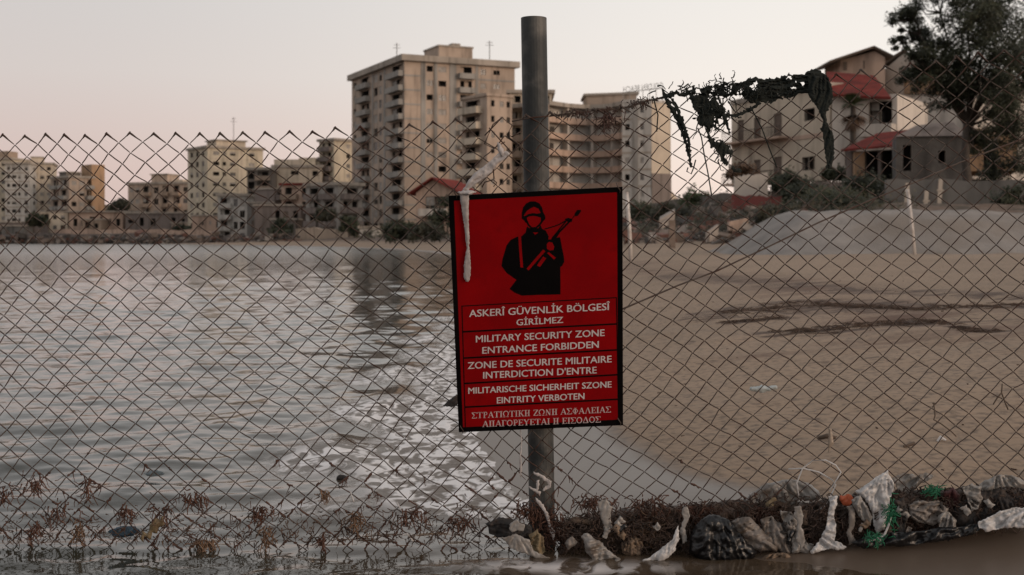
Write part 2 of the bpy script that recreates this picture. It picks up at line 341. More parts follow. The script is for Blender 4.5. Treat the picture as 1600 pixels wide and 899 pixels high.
# ------------------------------------------------------------------ buildings
Z = Vector((0, 0, 1))
def building(name, label, A, B, depth, ztop, nfl, wm, front=(), left=(), right=(), z0=None, roof=(.5, .7), roofm=None, cat='building', group=None, bm=None, seed=0, shut=.25, glass=.2, parts=True, fbase=0.0):
    """A, B: ground corners of the front seen from outside, left to right; columns are (kind, u0, u1, sill, head[, floors])"""
    rn = random.Random(seed + 11)
    A = Vector((*A, 0)); B = Vector((*B, 0)); t = (B - A).normalized(); n = t.cross(Z); Lf = (B - A).length
    if z0 is None: z0 = float(min(height(np.array([A.x, B.x]), np.array([A.y, B.y]))[0])) - .6
    root = empty(name, (A.x, A.y, z0)); tag(root, label, cat, group)
    wall = MB(); fh = (ztop - z0 - fbase) / nfl; rest = MB(); nw = [0]
    Fa = [(A, t, Lf, front), (A - n * depth, n, depth, left), (B, -n, depth, right), (B - n * depth, -t, Lf, ())]
    for P, tt, LL, cols in Fa:
        nn = tt.cross(Z)
        def pt(u, zz, wv, P=P, tt=tt, nn=nn): q = P + tt * u + nn * wv; return Vector((q.x, q.y, zz))
        ops = []
        for c in cols:
            kind, u0, u1, s, h = c[:5]; fl = c[5] if len(c) > 5 else range(nfl)
            if kind == 'v':
                g = MB(); g.obox(pt(u0 * LL, z0, 0), tt * (u1 - u0) * LL, nn * .12, Z * (ztop - z0 - .02)); g.build('wall_panel', bm or W_grey, root); continue
            for k in fl:
                za = z0 + fbase + k * fh
                if kind == 'p':
                    g = MB(); g.obox(pt(u0 * LL, za - .18, 0), tt * (u1 - u0) * LL, nn * .07, Z * .36); g.build('floor_band', bm or W_slab, root); continue
                if kind in 'bB':
                    dp = 1.25
                    g = MB(); a0 = u0 * LL; aw = (u1 - u0) * LL
                    hh = .95 * (1 if kind == 'b' else .8)
                    g.obox(pt(a0, za - .12, .004), tt * aw, nn * dp, Z * .24)
                    g.obox(pt(a0, za + .122, dp - .14), tt * aw, nn * .138, Z * hh)
                    g.obox(pt(a0, za + .122, .006), tt * .12, nn * (dp - .15), Z * hh); g.obox(pt(a0 + aw - .12, za + .122, .006), tt * .12, nn * (dp - .15), Z * hh)
                    g.build('balcony', bm or wm, root)
                    ops.append((a0 + .15 * aw, a0 + .88 * aw, za + .12, za + fh * .84, 'deep')); continue
                ops.append((u0 * LL, u1 * LL, za + s * fh, za + h * fh, kind))
        us = sorted({0, LL} | {round(o[i], 4) for o in ops for i in (0, 1)}); zs = sorted({z0, ztop} | {round(o[i], 4) for o in ops for i in (2, 3)})
        opr = [(round(o[0], 4), round(o[1], 4), round(o[2], 4), round(o[3], 4)) for o in ops]
        for za, zb in zip(zs[:-1], zs[1:]):
            row = [o for o in opr if o[2] <= za + 1e-5 and o[3] >= zb - 1e-5]; st = None
            for ua, ub in zip(us[:-1], us[1:]):
                hole = any(o[0] <= ua + 1e-5 and o[1] >= ub - 1e-5 for o in row)
                if hole:
                    if st is not None: wall.quad(pt(st, za, 0), pt(ua, za, 0), pt(ua, zb, 0), pt(st, zb, 0)); st = None
                elif st is None: st = ua
            if st is not None: wall.quad(pt(st, za, 0), pt(LL, za, 0), pt(LL, zb, 0), pt(st, zb, 0))
        for ua, ub, za, zb, kind in ops:
            nw[0] += 1; own = nw[0] <= 100
            g = MB() if own else rest
            r = rn.random(); k = kind
            if kind == 'w': k = 'glass' if r < glass else 'shut' if r < glass + shut else 'hole'
            if kind == 'd': k = 'brown'
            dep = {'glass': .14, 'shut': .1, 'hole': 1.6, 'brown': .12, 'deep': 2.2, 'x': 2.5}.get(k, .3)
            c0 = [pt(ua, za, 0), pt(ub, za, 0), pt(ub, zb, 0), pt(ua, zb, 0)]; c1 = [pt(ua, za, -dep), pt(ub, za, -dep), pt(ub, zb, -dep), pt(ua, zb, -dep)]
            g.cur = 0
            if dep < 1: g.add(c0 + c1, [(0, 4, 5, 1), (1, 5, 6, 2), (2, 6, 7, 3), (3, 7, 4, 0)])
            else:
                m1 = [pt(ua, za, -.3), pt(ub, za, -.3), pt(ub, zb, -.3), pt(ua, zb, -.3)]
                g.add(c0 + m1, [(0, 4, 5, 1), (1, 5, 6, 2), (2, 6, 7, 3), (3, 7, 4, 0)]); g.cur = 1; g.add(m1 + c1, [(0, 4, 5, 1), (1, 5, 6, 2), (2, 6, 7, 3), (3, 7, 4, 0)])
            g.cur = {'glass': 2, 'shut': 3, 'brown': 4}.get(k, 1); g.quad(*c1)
            if k == 'glass' or (k == 'hole' and rn.random() < .3):
                um = (ua + ub) / 2; g.cur = 0; g.obox(pt(um - .035, za, -.1), tt * .07, nn * .06, Z * (zb - za))
                if k == 'glass': g.obox(pt(ua, za + (zb - za) * .62, -.101), tt * (ub - ua), nn * .058, Z * .07)
            if k == 'hole' and rn.random() < .25:                       # a shutter left hanging half down
                zz = zb - (zb - za) * rn.uniform(.3, .6); g.cur = 3; g.obox(pt(ua + .02, zz, -.12), tt * (ub - ua - .04), nn * .04, Z * (zb - zz - .01))
            if k == 'deep':                                              # the inner wall of a loggia with a door and a pale jamb
                ww = ub - ua; g.cur = 5; f0 = rn.choice([.0, .45, .6]); g.obox(pt(ua + ww * f0, za + .002, -.75), tt * ww * rn.uniform(.3, .45), nn * .08, Z * (zb - za - .004))
                if rn.random() < .3: g.cur = 3; g.obox(pt(ua + .05, za + (zb - za) * .5, -.2), tt * ww * .4, nn * .05, Z * (zb - za) * .48)
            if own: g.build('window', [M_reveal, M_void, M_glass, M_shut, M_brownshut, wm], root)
    if rest.v: tag(rest.build('window', [M_reveal, M_void, M_glass, M_shut, M_brownshut, wm], root), kind='stuff')
    wall.quad(*[Vector((q.x, q.y, ztop)) for q in (A, B, B - n * depth, A - n * depth)])
    wall.build('wall', wm, root)
    ov, th = roof
    if th:
        g = MB(); o = A + n * ov - t * ov; g.obox(Vector((o.x, o.y, ztop + .003)), t * (Lf + 2 * ov), -n * (depth + 2 * ov), Z * th); g.build('roof', roofm or W_slab, root)
    root['_z'] = 0; del root['_z']
    return root, A, t, n, fh, z0
def roofbox(root, A, t, n, u0, u1, w0, w1, za, zb, m, name='penthouse', slab=None):
    g = MB(); o = A + t * u0 - n * w0; g.obox(Vector((o.x, o.y, za)), t * (u1 - u0), -n * (w1 - w0), Z * (zb - za)); p = g.build(name, m, root)
    if slab:
        g = MB(); o = A + t * (u0 - slab) - n * (w0 - slab); g.obox(Vector((o.x, o.y, zb + .002)), t * (u1 - u0 + 2 * slab), -n * (w1 - w0 + 2 * slab), Z * .35); g.build('slab', W_slab, p)
    return p
def antenna(root, p, h, arms=2):
    g = MB(); g.tube([p, p + Z * h], .09, 5)
    for k in range(arms): g.obox(p + Vector((-.9 + .2 * k, -.04, h * (.8 + .12 * k))), (1.8 - .4 * k, 0, 0), (0, .08, 0), (0, 0, .08))
    g.build('antenna', M_rail, root)
def P2(px, Y): return (gx(px, Y), Y)
def cols(kind, n, a, b, fill, s, h, fl=None):
    if kind == 'x':
        q = random.Random(n * 31 + int(fill * 100)); o = []; st = (b - a) / n
        for i in range(n):
            c = a + st * (i + .5) + q.uniform(-.12, .12) * st; f2 = fill * q.uniform(.45, 1.1)
            if q.random() < .14: continue
            k = q.choice(['x', 'x', 'w', 'd']); o.append((k, max(a, c - st * f2 / 2), min(b, c + st * f2 / 2), s + (q.uniform(.1, .3) if k == 'w' else 0), h - q.uniform(0, .18)))
        return [c for i, c in enumerate(o) if i == 0 or c[1] > o[i - 1][2] + .004]
    st = (b - a) / n; return [(kind, a + st * (i + .5 - fill / 2), a + st * (i + .5 + fill / 2), s, h) + ((fl,) if fl is not None else ()) for i in range(n)]
# far left cluster, about 430 m away
b, A, t, n, fh, z0 = building('apartment_block', 'cream apartment block with a brown stair box at the left edge of the town', P2(-70, 432), P2(17, 428), 14, gz(250, 430), 9, W_yellow, cols('w', 5, .03, .97, .45, .3, .72), right=cols('w', 3, .1, .9, .35, .3, .7), seed=1)
roofbox(b, A, t, n, 13, 19, 2, 8, gz(250, 430) + .7, gz(236, 430), W_brown)
b, A, t, n, fh, z0 = building('apartment_block', 'pale grey apartment block with rows of small dark windows, left of a cream one', P2(8, 412), P2(46, 412), 14, gz(257, 412), 9, W_pale, [('w', .08, .2, .35, .72), ('w', .28, .46, .35, .72), ('w', .53, .63, .35, .72), ('w', .8, .93, .3, .75), ('p', 0, 1, 0, 0, range(1, 9))], right=cols('w', 2, .1, .9, .3, .3, .7), seed=2, glass=.1, shut=.1)
b, A, t, n, fh, z0 = building('apartment_block', 'cream apartment block with a dark recessed balcony bay on its left', P2(45.5, 418), P2(83, 420), 14, gz(257, 418), 9, W_cream, [('b', .03, .36, 0, 0), ('w', .46, .62, .3, .72), ('w', .74, .9, .3, .72)], right=cols('w', 3, .05, .95, .35, .3, .7), seed=3)
roofbox(b, A, t, n, .5, 4.2, 1, 7, gz(257, 418) + .7, gz(246, 418), W_cream, slab=.3)
b, A, t, n, fh, z0 = building('apartment_block', 'peach apartment block beside a tall brown stair tower, its left side in shadow', P2(108, 400), P2(146, 406), 13, gz(279, 405), 6, W_tan, [('w', .1, .3, .3, .72), ('w', .42, .62, .3, .72), ('b', .68, .98, 0, 0)], left=cols('b', 2, .05, .95, .8, 0, 0), seed=4, bm=W_grey)
roofbox(b, A, t, n, 7.6, 12.2, -.3, 7, z0, gz(256, 402), W_orange, 'stair_tower')
roofbox(b, A, t, n, 1, 6, 4, 9, gz(279, 405) + .7, gz(270, 405), W_dark, slab=.3)
building('low_house', 'low pinkish ruin with two flat concrete canopies, below the brown stair tower', P2(108, 380), P2(192, 378), 8, gz(332, 380), 2, W_pink, cols('x', 6, .02, .98, .6, .1, .72), roof=(.9, .4), seed=5, cat='house')
building('low_house', 'small grey ruined house with dark doorways, below the pale grey block', P2(-30, 385), P2(60, 385), 8, gz(348, 385), 1, W_mauve, cols('x', 7, .02, .98, .45, .05, .72), roof=(.5, .4), seed=6, cat='house')
b, A, t, n, fh, z0 = building('apartment_block', 'brown weathered apartment block with a small penthouse, between the gap and the cream tower', P2(200, 405), P2(296, 398), 15, gz(288, 402), 5, W_tan, [('w', .03, .09, .3, .7), ('w', .12, .19, .3, .7), ('b', .22, .38, 0, 0), ('w', .42, .5, .2, .72), ('b', .54, .68, 0, 0), ('b', .72, .86, 0, 0), ('w', .9, .97, .3, .7)], left=cols('w', 3, .1, .9, .4, .3, .7), seed=7, bm=W_brown)
roofbox(b, A, t, n, 7.5, 13.5, 2, 9, gz(288, 402) + .7, gz(273, 402), W_tan, slab=.4); roofbox(b, A, t, n, 16, 19.5, 1.5, 6, gz(288, 402) + .7, gz(281, 402), W_cream)
building('low_house', 'low ruined terrace of grey walls and doorways under the brown block', P2(196, 375), P2(330, 372), 9, gz(334, 374), 2, W_mauve, cols('x', 8, .02, .98, .55, .1, .75), roof=(.4, .5), seed=8, cat='house')
b, A, t, n, fh, z0 = building('apartment_block', 'cream apartment tower with a grey left side and a flat penthouse', P2(324, 352), P2(411, 362), 15, gz(232, 354), 9, W_yellow, [('w', .1, .21, .34, .7), ('w', .4, .5, .34, .7), ('w', .27, .33, .34, .7), ('w', .74, .84, .34, .7), ('p', 0, 1, 0, 0, range(1, 9)), ('v', .60, .63, 0, 0)], left=cols('w', 3, .06, .94, .42, .25, .75), seed=9, bm=W_cream, glass=.1, shut=.12)
roofbox(b, A, t, n, 3.5, 12.5, 2, 9, gz(232, 354) + .7, gz(219, 354), W_cream, slab=.5)
antenna(b, Vector((gx(360, 354), 358, gz(219, 354))), 7, 2)
building('apartment_block', 'dark unfinished frame building with open storeys, right of the cream tower', P2(386, 322), P2(424, 322), 10, gz(266, 322), 7, W_dark, [('x', .05, .3, .12, .84), ('b', .35, .95, 0, 0)], seed=10, bm=W_brown)
building('apartment_block', 'small white grey apartment house with open balconies on three floors', P2(340, 312), P2(386, 312), 10, gz(307, 312), 4, W_pale, [('b', .04, .48, 0, 0), ('w', .55, .68, .12, .75), ('w', .76, .92, .12, .75)], seed=11, bm=W_pale)
b, A, t, n, fh, z0 = building('apartment_block', 'cream block with a stepped roof and few windows, left of the narrow tower', P2(427, 330), P2(503, 330), 14, gz(262, 330), 6, W_cream, [('w', .36, .52, .4, .72, (5, 3)), ('w', .62, .72, .35, .7, (4, 2)), ('w', .8, .92, .3, .72)], seed=12)
roofbox(b, A, t, n, 0, 8, 1, 9, gz(262, 330) + .7, gz(249, 330), W_cream); roofbox(b, A, t, n, 6.6, 11, 1.2, 9, gz(262, 330) + .7, gz(246, 330), W_yellow)
building('low_house', 'ruined pink house with broken balconies and standing columns by the shore', P2(440, 290), P2(530, 285), 10, gz(290, 290), 4, W_pink, [('b', .02, .3, 0, 0), ('x', .36, .5, .1, .8), ('x', .56, .66, .1, .8), ('b', .7, .98, 0, 0)], roof=(.5, .5), roofm=M_roof, seed=13, bm=W_brown, cat='house')
building('low_house', 'dark ruined house with open bays in front of the pink ruin', P2(398, 275), P2(470, 275), 8, gz(322, 275), 2, W_mauve, cols('x', 5, .03, .97, .6, .05, .8), roof=(.4, .4), seed=14, cat='house')
building('apartment_tower', 'narrow apartment tower with a dark balcony side, behind the tallest tower', P2(522, 330), P2(560, 336), 6.5, gz(220, 330), 10, W_yellow, [('w', .5, .65, .3, .7)], left=[('b', .1, .9, 0, 0)], seed=15, bm=W_mauve, cat='tower')
building('apartment_block', 'low grey balconied block at the foot of the tallest tower', P2(528, 250), P2(566, 255), 10, gz(291, 254), 4, W_grey, [('b', .1, .9, 0, 0)], left=[('b', .06, .46, 0, 0), ('b', .54, .94, 0, 0)], seed=16, bm=W_mauve)
# the tall tower seen at its corner
tA, tB = (-22.9, 263.0), (.6, 274.0); zt = gz(95, 263)
b, A, t, n, fh, z0 = building('apartment_tower', 'tallest apartment tower, twelve storeys with grey balconies up its shadowed left side', tA, tB, 36.5, zt, 12, W_tan,
    [('v', .145, .185, 0, 0), ('v', .26, .29, 0, 0), ('v', .40, .46, 0, 0), ('w', .195, .25, .35, .75), ('w', .30, .37, .35, .75), ('b', .475, .62, 0, 0), ('v', .635, .66, 0, 0), ('w', .68, .73, .35, .75), ('w', .80, .86, .4, .72), ('p', 0, .145, 0, 0, range(1, 12)), ('p', .66, 1, 0, 0, range(1, 12))],
    left=[('w', .04, .09, .3, .72), ('b', .17, .38, 0, 0), ('w', .45, .52, .2, .8), ('w', .55, .60, .2, .8), ('b', .75, .99, 0, 0), ('v', .42, .44, 0, 0), ('v', .64, .67, 0, 0)], z0=.8, roof=(.9, 1.3), seed=17, bm=W_grey, glass=.15, shut=.3, fbase=1.5)
roofbox(b, A, t, n, 9.5, 17.5, 4, 13, zt + 1.3, gz(74, 272), W_tan, slab=.2); roofbox(b, A, t, n, 13, 15, 5, 7, gz(74, 272) + .36, gz(70, 272) + .5, W_slab, 'chimney')
for px, hh in ((620, 6), (705, 5.5), (766, 5)): antenna(b, Vector((gx(px, 285), 285 if px != 766 else 276, zt + 1.3)), hh, 2)
b, A, t, n, fh, z0 = building('house', 'small pink house with a red gabled roof at the foot of the tallest tower', P2(650, 170), P2(721, 168), 9, gz(302, 170), 2, W_pink, [('x', .3, .42, .1, .72), ('x', .5, .62, .1, .72), ('B', .12, .74, 0, 0, (1,))], z0=1.2, roof=(0, 0), seed=18, cat='house', bm=W_white)
g = MB(); zr = gz(302, 170); pa = A + n * .7 - t * .8; apx = t * 3.1
for (u0, za, u1, zb) in ((-1.0, zr - .3, 2.6, zr + 1.9), (2.6, zr + 1.9, 6.9, zr - .3)):
    o = A + t * u0 + n * .8; e = A + t * u1 + n * .8
    g.obox(Vector((o.x, o.y, za)), Vector((e.x - o.x, e.y - o.y, zb - za)), -n * 10.5, Z * .25)
g.build('roof', M_roof, b); g = MB(); g.add([Vector((q.x, q.y, zz)) for q, zz in ((A - t * .02, zr), (A + t * 6.26, zr), (A + t * 2.6, zr + 1.85))], [(0, 1, 2)]); g.build('gable', W_pink, b)
# the mid block and the curved hotel at about 222 m
zt = gz(162, 222)
b, A, t, n, fh, z0 = building('apartment_block', 'narrow peach block with balconies up its left side, directly before the tallest tower', P2(761, 216), P2(800, 219), 8.2, gz(150, 216), 9, W_tan, [('w', .16, .30, .35, .75), ('w', .50, .66, .35, .72), ('w', .78, .92, .35, .72)], z0=1.5, left=[('b', .04, .80, 0, 0)], seed=19, bm=W_cream, roof=(.25, .5), roofm=W_tan, shut=.3)
b, A, t, n, fh, z0 = building('apartment_block', 'cream block with slim balconies, half hidden behind the fence post', P2(796, 226), P2(862, 226), 14, gz(146, 226), 9, W_cream, [('b', .02, .3, 0, 0), ('w', .5, .62, .3, .7), ('b', .7, .98, 0, 0)], z0=1.5, seed=20, bm=W_tan, roof=(.6, .6), shut=.35)
# hotel: three facets of balconies make the curve, then the white and the blank bay
zt = gz(166, 222); root = empty('hotel_block', (gx(950, 222), 222, 1.5)); tag(root, 'curved pink hotel with balcony bands and a blank beige end, right of the fence post', 'hotel')
pts = [P2(858, 219), P2(888, 223.5), P2(922, 226), P2(952, 224), P2(974, 219)]
NF = 8; fh = (zt - 1.5) / NF; wall = MB(); backs = []
for k in range(5):
    ns = []
    for j in (k - 1, k):
        if 0 <= j < 4: ns.append((Vector((*pts[j + 1], 0)) - Vector((*pts[j], 0))).normalized().cross(Z))
    nb = sum(ns, Vector((0, 0, 0))).normalized(); backs.append(Vector((*pts[k], 0)) - nb * 2)
for k in range(4):
    a = Vector((*pts[k], 0)); c = Vector((*pts[k + 1], 0)); tt = (c - a).normalized(); nn = tt.cross(Z); ll = (c - a).length
    wall.quad(backs[k] + Z * 1.5, backs[k + 1] + Z * 1.5, backs[k + 1] + Z * zt, backs[k] + Z * zt)
    for f in range(NF):
        z_ = 1.5 + f * fh
        s = MB(); s.obox(a + Z * (z_ - .14), c - a, -nn * 1.97, Z * .28); s.obox(a + Z * (z_ + .143), c - a, -nn * .16, Z * .82); s.build('balcony', W_pink, root)
        s = MB(); s.obox(a + tt * .02 - nn * 1.99 + Z * (z_ + .15), tt * .45, nn * 1.7, Z * (fh - .32)); s.build('party_wall', W_white, root)
        u = ll * .36; wdw = MB(); wdw.obox(a + tt * u - nn * 1.99 + Z * (z_ + .15), tt * ll * R.uniform(.28, .5), nn * .05, Z * (fh * .72)); wdw.build('door', R.choice([M_void, M_void, M_glass, M_brownshut, M_shut]), root)
wall.build('recessed_wall', W_pale, root)
s = MB()
for k in range(4):
    a = Vector((*pts[k], 0)); c = Vector((*pts[k + 1], 0)); nn = (c - a).normalized().cross(Z); s.obox(a + nn * .1 + Z * (zt - .1), c - a, -nn * 9, Z * .75)
s.build('roof', W_slab, root)
e = MB(); _a = Vector((*pts[0], 1.5)); _n = (Vector((*pts[1], 0)) - Vector((*pts[0], 0))).normalized().cross(Z); e.obox(_a - _n * 3, Vector((-.5, 0, 0)), _n * 3.05, Z * (zt - 1.5)); e.build('end_wall', W_tan, root)
def bay(px0, Y0, px1, Y1, zt_, m, colsl, nm, seed):
    return building(nm, None, P2(px0, Y0), P2(px1, Y1), 15, zt_, NF, m, colsl, z0=1.5, roof=(.1, .5), roofm=W_pale, seed=seed, cat=None, glass=.1, shut=.3)
ob = bay(972, 218.8, 1018, 217, gz(160, 218), W_pale, [('w', .10, .26, .36, .72), ('w', .62, .74, .36, .72), ('v', .34, .55, 0, 0), ('p', 0, 1, 0, 0, range(1, NF))], 'wing', 21)
ob2 = bay(1018.3, 217, 1048, 219.5, gz(161, 218), W_cream, [], 'wing', 22)
for o in (ob[0], ob2[0]):
    for ch in list(o.children):                        # windows and walls become sub-parts of a wing mesh
        pass
def fold_wing(o):
    kids = list(o.children); wl = [c for c in kids if c.name.startswith('wall') and not c.name.startswith('wall_panel')][0]
    base = Vector(o.location); wl.name = 'wing_wall'
    wl.parent = root; wl.location = base - Vector(root.location)
    for c in kids:
        if c is not wl: c.parent = wl; c.location = (0, 0, 0)
    bpy.data.objects.remove(o)
fold_wing(ob[0]); fold_wing(ob2[0])
s = MB(); a = at(1019, 330, 216.8); c = at(1049, 330, 219.2); s.obox((a.x, a.y, 1.5), (c.x - a.x, c.y - a.y, 0), (0, .15, 0), (0, 0, gz(271, 217) - 1.5)); s.build('wall_panel', W_mauve, root)
s = MB(); s.obox(at(915, 166, 230), (gx(992, 230) - gx(915, 230), -3, 0), (0, 9, 0), Z * (gz(149, 230) - gz(166, 230))); pz = s.build('penthouse', W_tan, root)
s = MB(); s.obox(at(912, 150, 229.6) + Z * .02, (gx(996, 230) - gx(912, 230), -3, 0), (0, 10, 0), Z * .4); s.build('slab', W_slab, pz)
def text_mesh(txt, bold=.0):
    cu = bpy.data.curves.new('t', 'FONT'); cu.body = txt; cu.size = 1; cu.offset = bold; cu.resolution_u = 3
    o = bpy.data.objects.new('t', cu); COL.objects.link(o); bpy.context.view_layer.update()
    me = bpy.data.meshes.new_from_object(o.evaluated_get(bpy.context.evaluated_depsgraph_get()))
    v = np.array([tuple(q.co) for q in me.vertices]); f = [tuple(p.vertices) for p in me.polygons]
    bpy.data.objects.remove(o); bpy.data.meshes.remove(me); return v, f
# roof letters seen from behind, on a light frame
v, f = text_mesh('GOLDEN BEACH'); v[:, 0] -= v[:, 0].min(); v[:, 0] = (v[:, 0].max() - v[:, 0]) / v[:, 0].max(); hh = v[:, 1].max(); g = MB()
p0 = at(974, 145, 221); p1 = at(1036, 138, 217)
fr = [p0.lerp(p1, a) + Z * (b_ / hh * 1.05) for a, b_, _ in v]; g.add(fr, f)
g.build('roof_lettering', M_shut, root)
g = MB()
for k in range(7):
    q = p0.lerp(p1, k / 6); g.tube([(q.x, q.y + .2, zt), (q.x, q.y + .2, q.z)], .06, 4)
g.tube([p0, p1], .06, 4); g.build('letter_frame', M_shut, root)
building('house', 'small cream gabled house just right of the blank hotel end', P2(1047, 235), P2(1068, 240), 8, gz(318, 237), 2, W_cream, [('w', .5, .7, .3, .7)], z0=2, roof=(0, 0), seed=23, cat='house')
_r = [o for o in COL.objects if o.get('label') == 'small cream gabled house just right of the blank hotel end'][0]
g = MB(); q0 = at(1045, 296, 234.5); q1 = at(1071, 325, 240); g.obox(q0, q1 - q0, (0, 9, 0), Z * .25); g.build('roof', W_slab, _r)
g = MB(); g.add([at(1047, 318, 234.9), at(1064, 318, 238.5), at(1047, 297.5, 234.9)], [(0, 1, 2)]); g.build('gable', W_cream, _r)
# ------------------------------------------------------------------ right hand houses, about 100 m
hA, hB = P2(1143, 118), P2(1297, 104.5); ht = gz(136, 104)
b, A, t, n, fh, z0 = building('house', 'two storey white house with brown shutters, behind the torn netting', hA, hB, 1.2, ht, 2, W_cream,
    [('d', .07, .14, .02, .60), ('d', .25, .32, .02, .60), ('d', .46, .54, .02, .62), ('w', .76, .86, .35, .62, (1,)), ('w', .74, .86, .25, .55, (0,)), ('p', 0, 1, 0, 0, (1,))], z0=gz(281, 104), roof=(.12, .45), roofm=W_slab, seed=24, cat='house', bm=W_pink, glass=.0, shut=0)
L_ = (Vector((*hB, 0)) - Vector((*hA, 0))).length
for k in (0, 1):
    g = MB(); zz = z0 + k * fh + .25; o = A + n * .1
    g.obox(Vector((o.x, o.y, zz - .2)), t * L_ * .62, n * 1.1, Z * .18); bb = g.build('balcony', W_pink, b)
    g = MB()
    for i in range(34): q = A + t * (L_ * .62 * i / 33) + n * 1.1; g.tube([(q.x, q.y, zz), (q.x, q.y, zz + .9)], .025, 4, False)
    q0 = A + n * 1.1; q1 = q0 + t * L_ * .62; g.tube([(q0.x, q0.y, zz + .9), (q1.x, q1.y, zz + .9)], .04, 4); g.build('railing', M_rail, bb)
b, A, t, n, fh, z0 = building('house', 'cream house with a red tiled roof and a small gabled attic room on top', P2(1300, 103), P2(1402, 100), 9, gz(150, 101.5), 2, W_white, [('hole', .58, .75, .12, .62), ('w', .2, .32, .3, .66, (0,)), ('B', .5, .98, 0, 0, (1,))], z0=gz(285, 110), roof=(0, 0), seed=25, cat='house')
g = MB(); q0 = at(1288, 146, 102.3); q1 = at(1392, 152, 99.2); bk0 = at(1292, 112, 109); bk1 = at(1366, 118, 107)
g.add([q0, q1, bk1, bk0], [(0, 1, 2, 3)]); g.add([q0 - Z * .2, q1 - Z * .2, q1, q0], [(0, 1, 2, 3)]); q2 = q1 + Vector((.5, 9, 0)); g.add([q1, q2, bk1], [(0, 1, 2)]); g.build('roof', M_roof, b)
pr = MB(); a = at(1313, 112, 119); c = at(1383, 112, 117); pr.obox((a.x, a.y, gz(155, 118)), (c.x - a.x, c.y - a.y, 0), (0, 6, 0), (0, 0, gz(92, 118) - gz(155, 118)))
pr.add([Vector((a.x, a.y, gz(92, 118))), Vector((c.x, c.y, gz(92, 118))), at(1366, 80, 117.6)], [(0, 1, 2)]); pr = pr.build('attic_room', W_pink, b)
g = MB(); ap = at(1366, 75, 117); l0 = at(1297, 98, 117.5); r0 = at(1396, 90, 115.8)
for e in (l0, r0): g.obox(e, ap - e, (0, 7.5, 0), Z * .22)
g.build('gable_roof', M_wood, pr); g = MB(); o = at(1318, 110, 118.7); g.obox(o, (2.1, -.05, 0), (0, .05, 0), (0, 0, .8)); o = at(1349, 108, 117.9); g.obox(o, (1.8, -.05, 0), (0, .05, 0), (0, 0, .8)); g.build('window', M_brownshut, pr)
b, A, t, n, fh, z0 = building('house', 'large pale gabled house with an ochre band, mostly behind the tree', P2(1366, 122), P2(1520, 112), 12, gz(128, 116), 3, W_white, [('w', .7, .8, .3, .65, (0, 1))], z0=gz(285, 118), roof=(0, 0), seed=26, cat='house', glass=0, shut=0)
g = MB(); l0 = at(1362, 112, 121); ap = at(1412, 81, 119); r0 = at(1475, 118, 115.6)
g.add([at(1366, 146, 121.8), at(1478, 140, 114.8), at(1478, 122, 114.8), at(1412, 84, 118.5), at(1366, 122, 121.8)], [(0, 1, 2, 3, 4)]); g.build('gable', W_white, b)
g = MB()
for e in (at(1355, 120, 121.5), r0): g.obox(e, ap - e, (.5, 9, 0), Z * .25)
g.build('roof', M_wood, b); g = MB(); o = at(1414, 146, 118.4); e = at(1512, 148, 112.3); g.obox(o, e - o, (0, .3, 0), Z * 1.25); g.build('wall_panel', W_orange, b)
# grey and ochre low buildings in front
b, A, t, n, fh, z0 = building('outbuilding', 'dark grey block house with a small arched opening, under the tree', P2(1400, 84), P2(1511, 83), 3.2, gz(214, 84), 2, W_block, [('hole', .10, .22, .10, .78, (1,)), ('hole', .60, .70, .30, .62, (1,)), ('shut', .40, .47, .1, .75, (0,)), ('hole', .58, .64, .2, .7, (0,)), ('shut', .70, .84, .05, .78, (0,))], z0=gz(333, 84), roof=(0, 0), seed=27, cat='outbuilding')
g = MB(); a0 = at(1398, 214, 83.9); a1 = at(1513, 212, 82.8); r1 = at(1488, 190, 85); r0_ = at(1432, 196, 85.5); bk = Vector((0, 2.2, -1)); g.add([a0, a1, r1, r0_], [(0, 1, 2, 3)]); g.add([r0_, r1, r1 + bk, r0_ + bk], [(0, 1, 2, 3)]); g.add([a0, r0_, r0_ + bk], [(0, 1, 2)]); g.add([a1, r1 + bk, r1], [(0, 1, 2)]); g.build('roof', W_mauve, b)
b, A, t, n, fh, z0 = building('outbuilding', 'open porch with a sloping red roof and an ochre pillar, left of the grey block', P2(1322, 91), P2(1400, 88.5), 5, gz(236, 90), 1, W_mauve, [('x', .12, .26, .02, .98), ('x', .38, .64, .05, .98), ('x', .7, .96, .05, .98)], z0=gz(288, 90), roof=(0, 0), seed=28, cat='outbuilding')
g = MB(); g.add([at(1314, 234, 90.2), at(1402, 226, 87.4), at(1424, 202, 92), at(1372, 208, 94)], [(0, 1, 2, 3)]); g.add([at(1314, 237, 90.2), at(1402, 229.5, 87.4), at(1402, 226, 87.4), at(1314, 234, 90.2)], [(0, 1, 2, 3)]); g.build('roof', M_roof, b)
g = MB(); o = at(1335, 286, 89.9); g.obox(o, (.75, -.03, 0), (0, .4, 0), Z * (gz(238, 90) - gz(286, 90))); g.build('pillar', W_orange, b)
b, A, t, n, fh, z0 = building('outbuilding', 'ochre hut with a dark doorway, right of the tree trunk', P2(1512, 87), P2(1590, 86), 7, gz(214, 87), 1, W_orange, [('x', .32, .56, .0, .9)], z0=gz(268, 87), roof=(0, 0), seed=29, cat='outbuilding')
g = MB(); g.add([at(1506, 214, 86.5), at(1594, 222, 85.5), at(1584, 206, 93), at(1528, 200, 93)], [(0, 1, 2, 3)]); g.add([at(1506, 217, 86.5), at(1594, 225, 85.5), at(1594, 222, 85.5), at(1506, 214, 86.5)], [(0, 1, 2, 3)]); g.build('roof', W_orange, b)
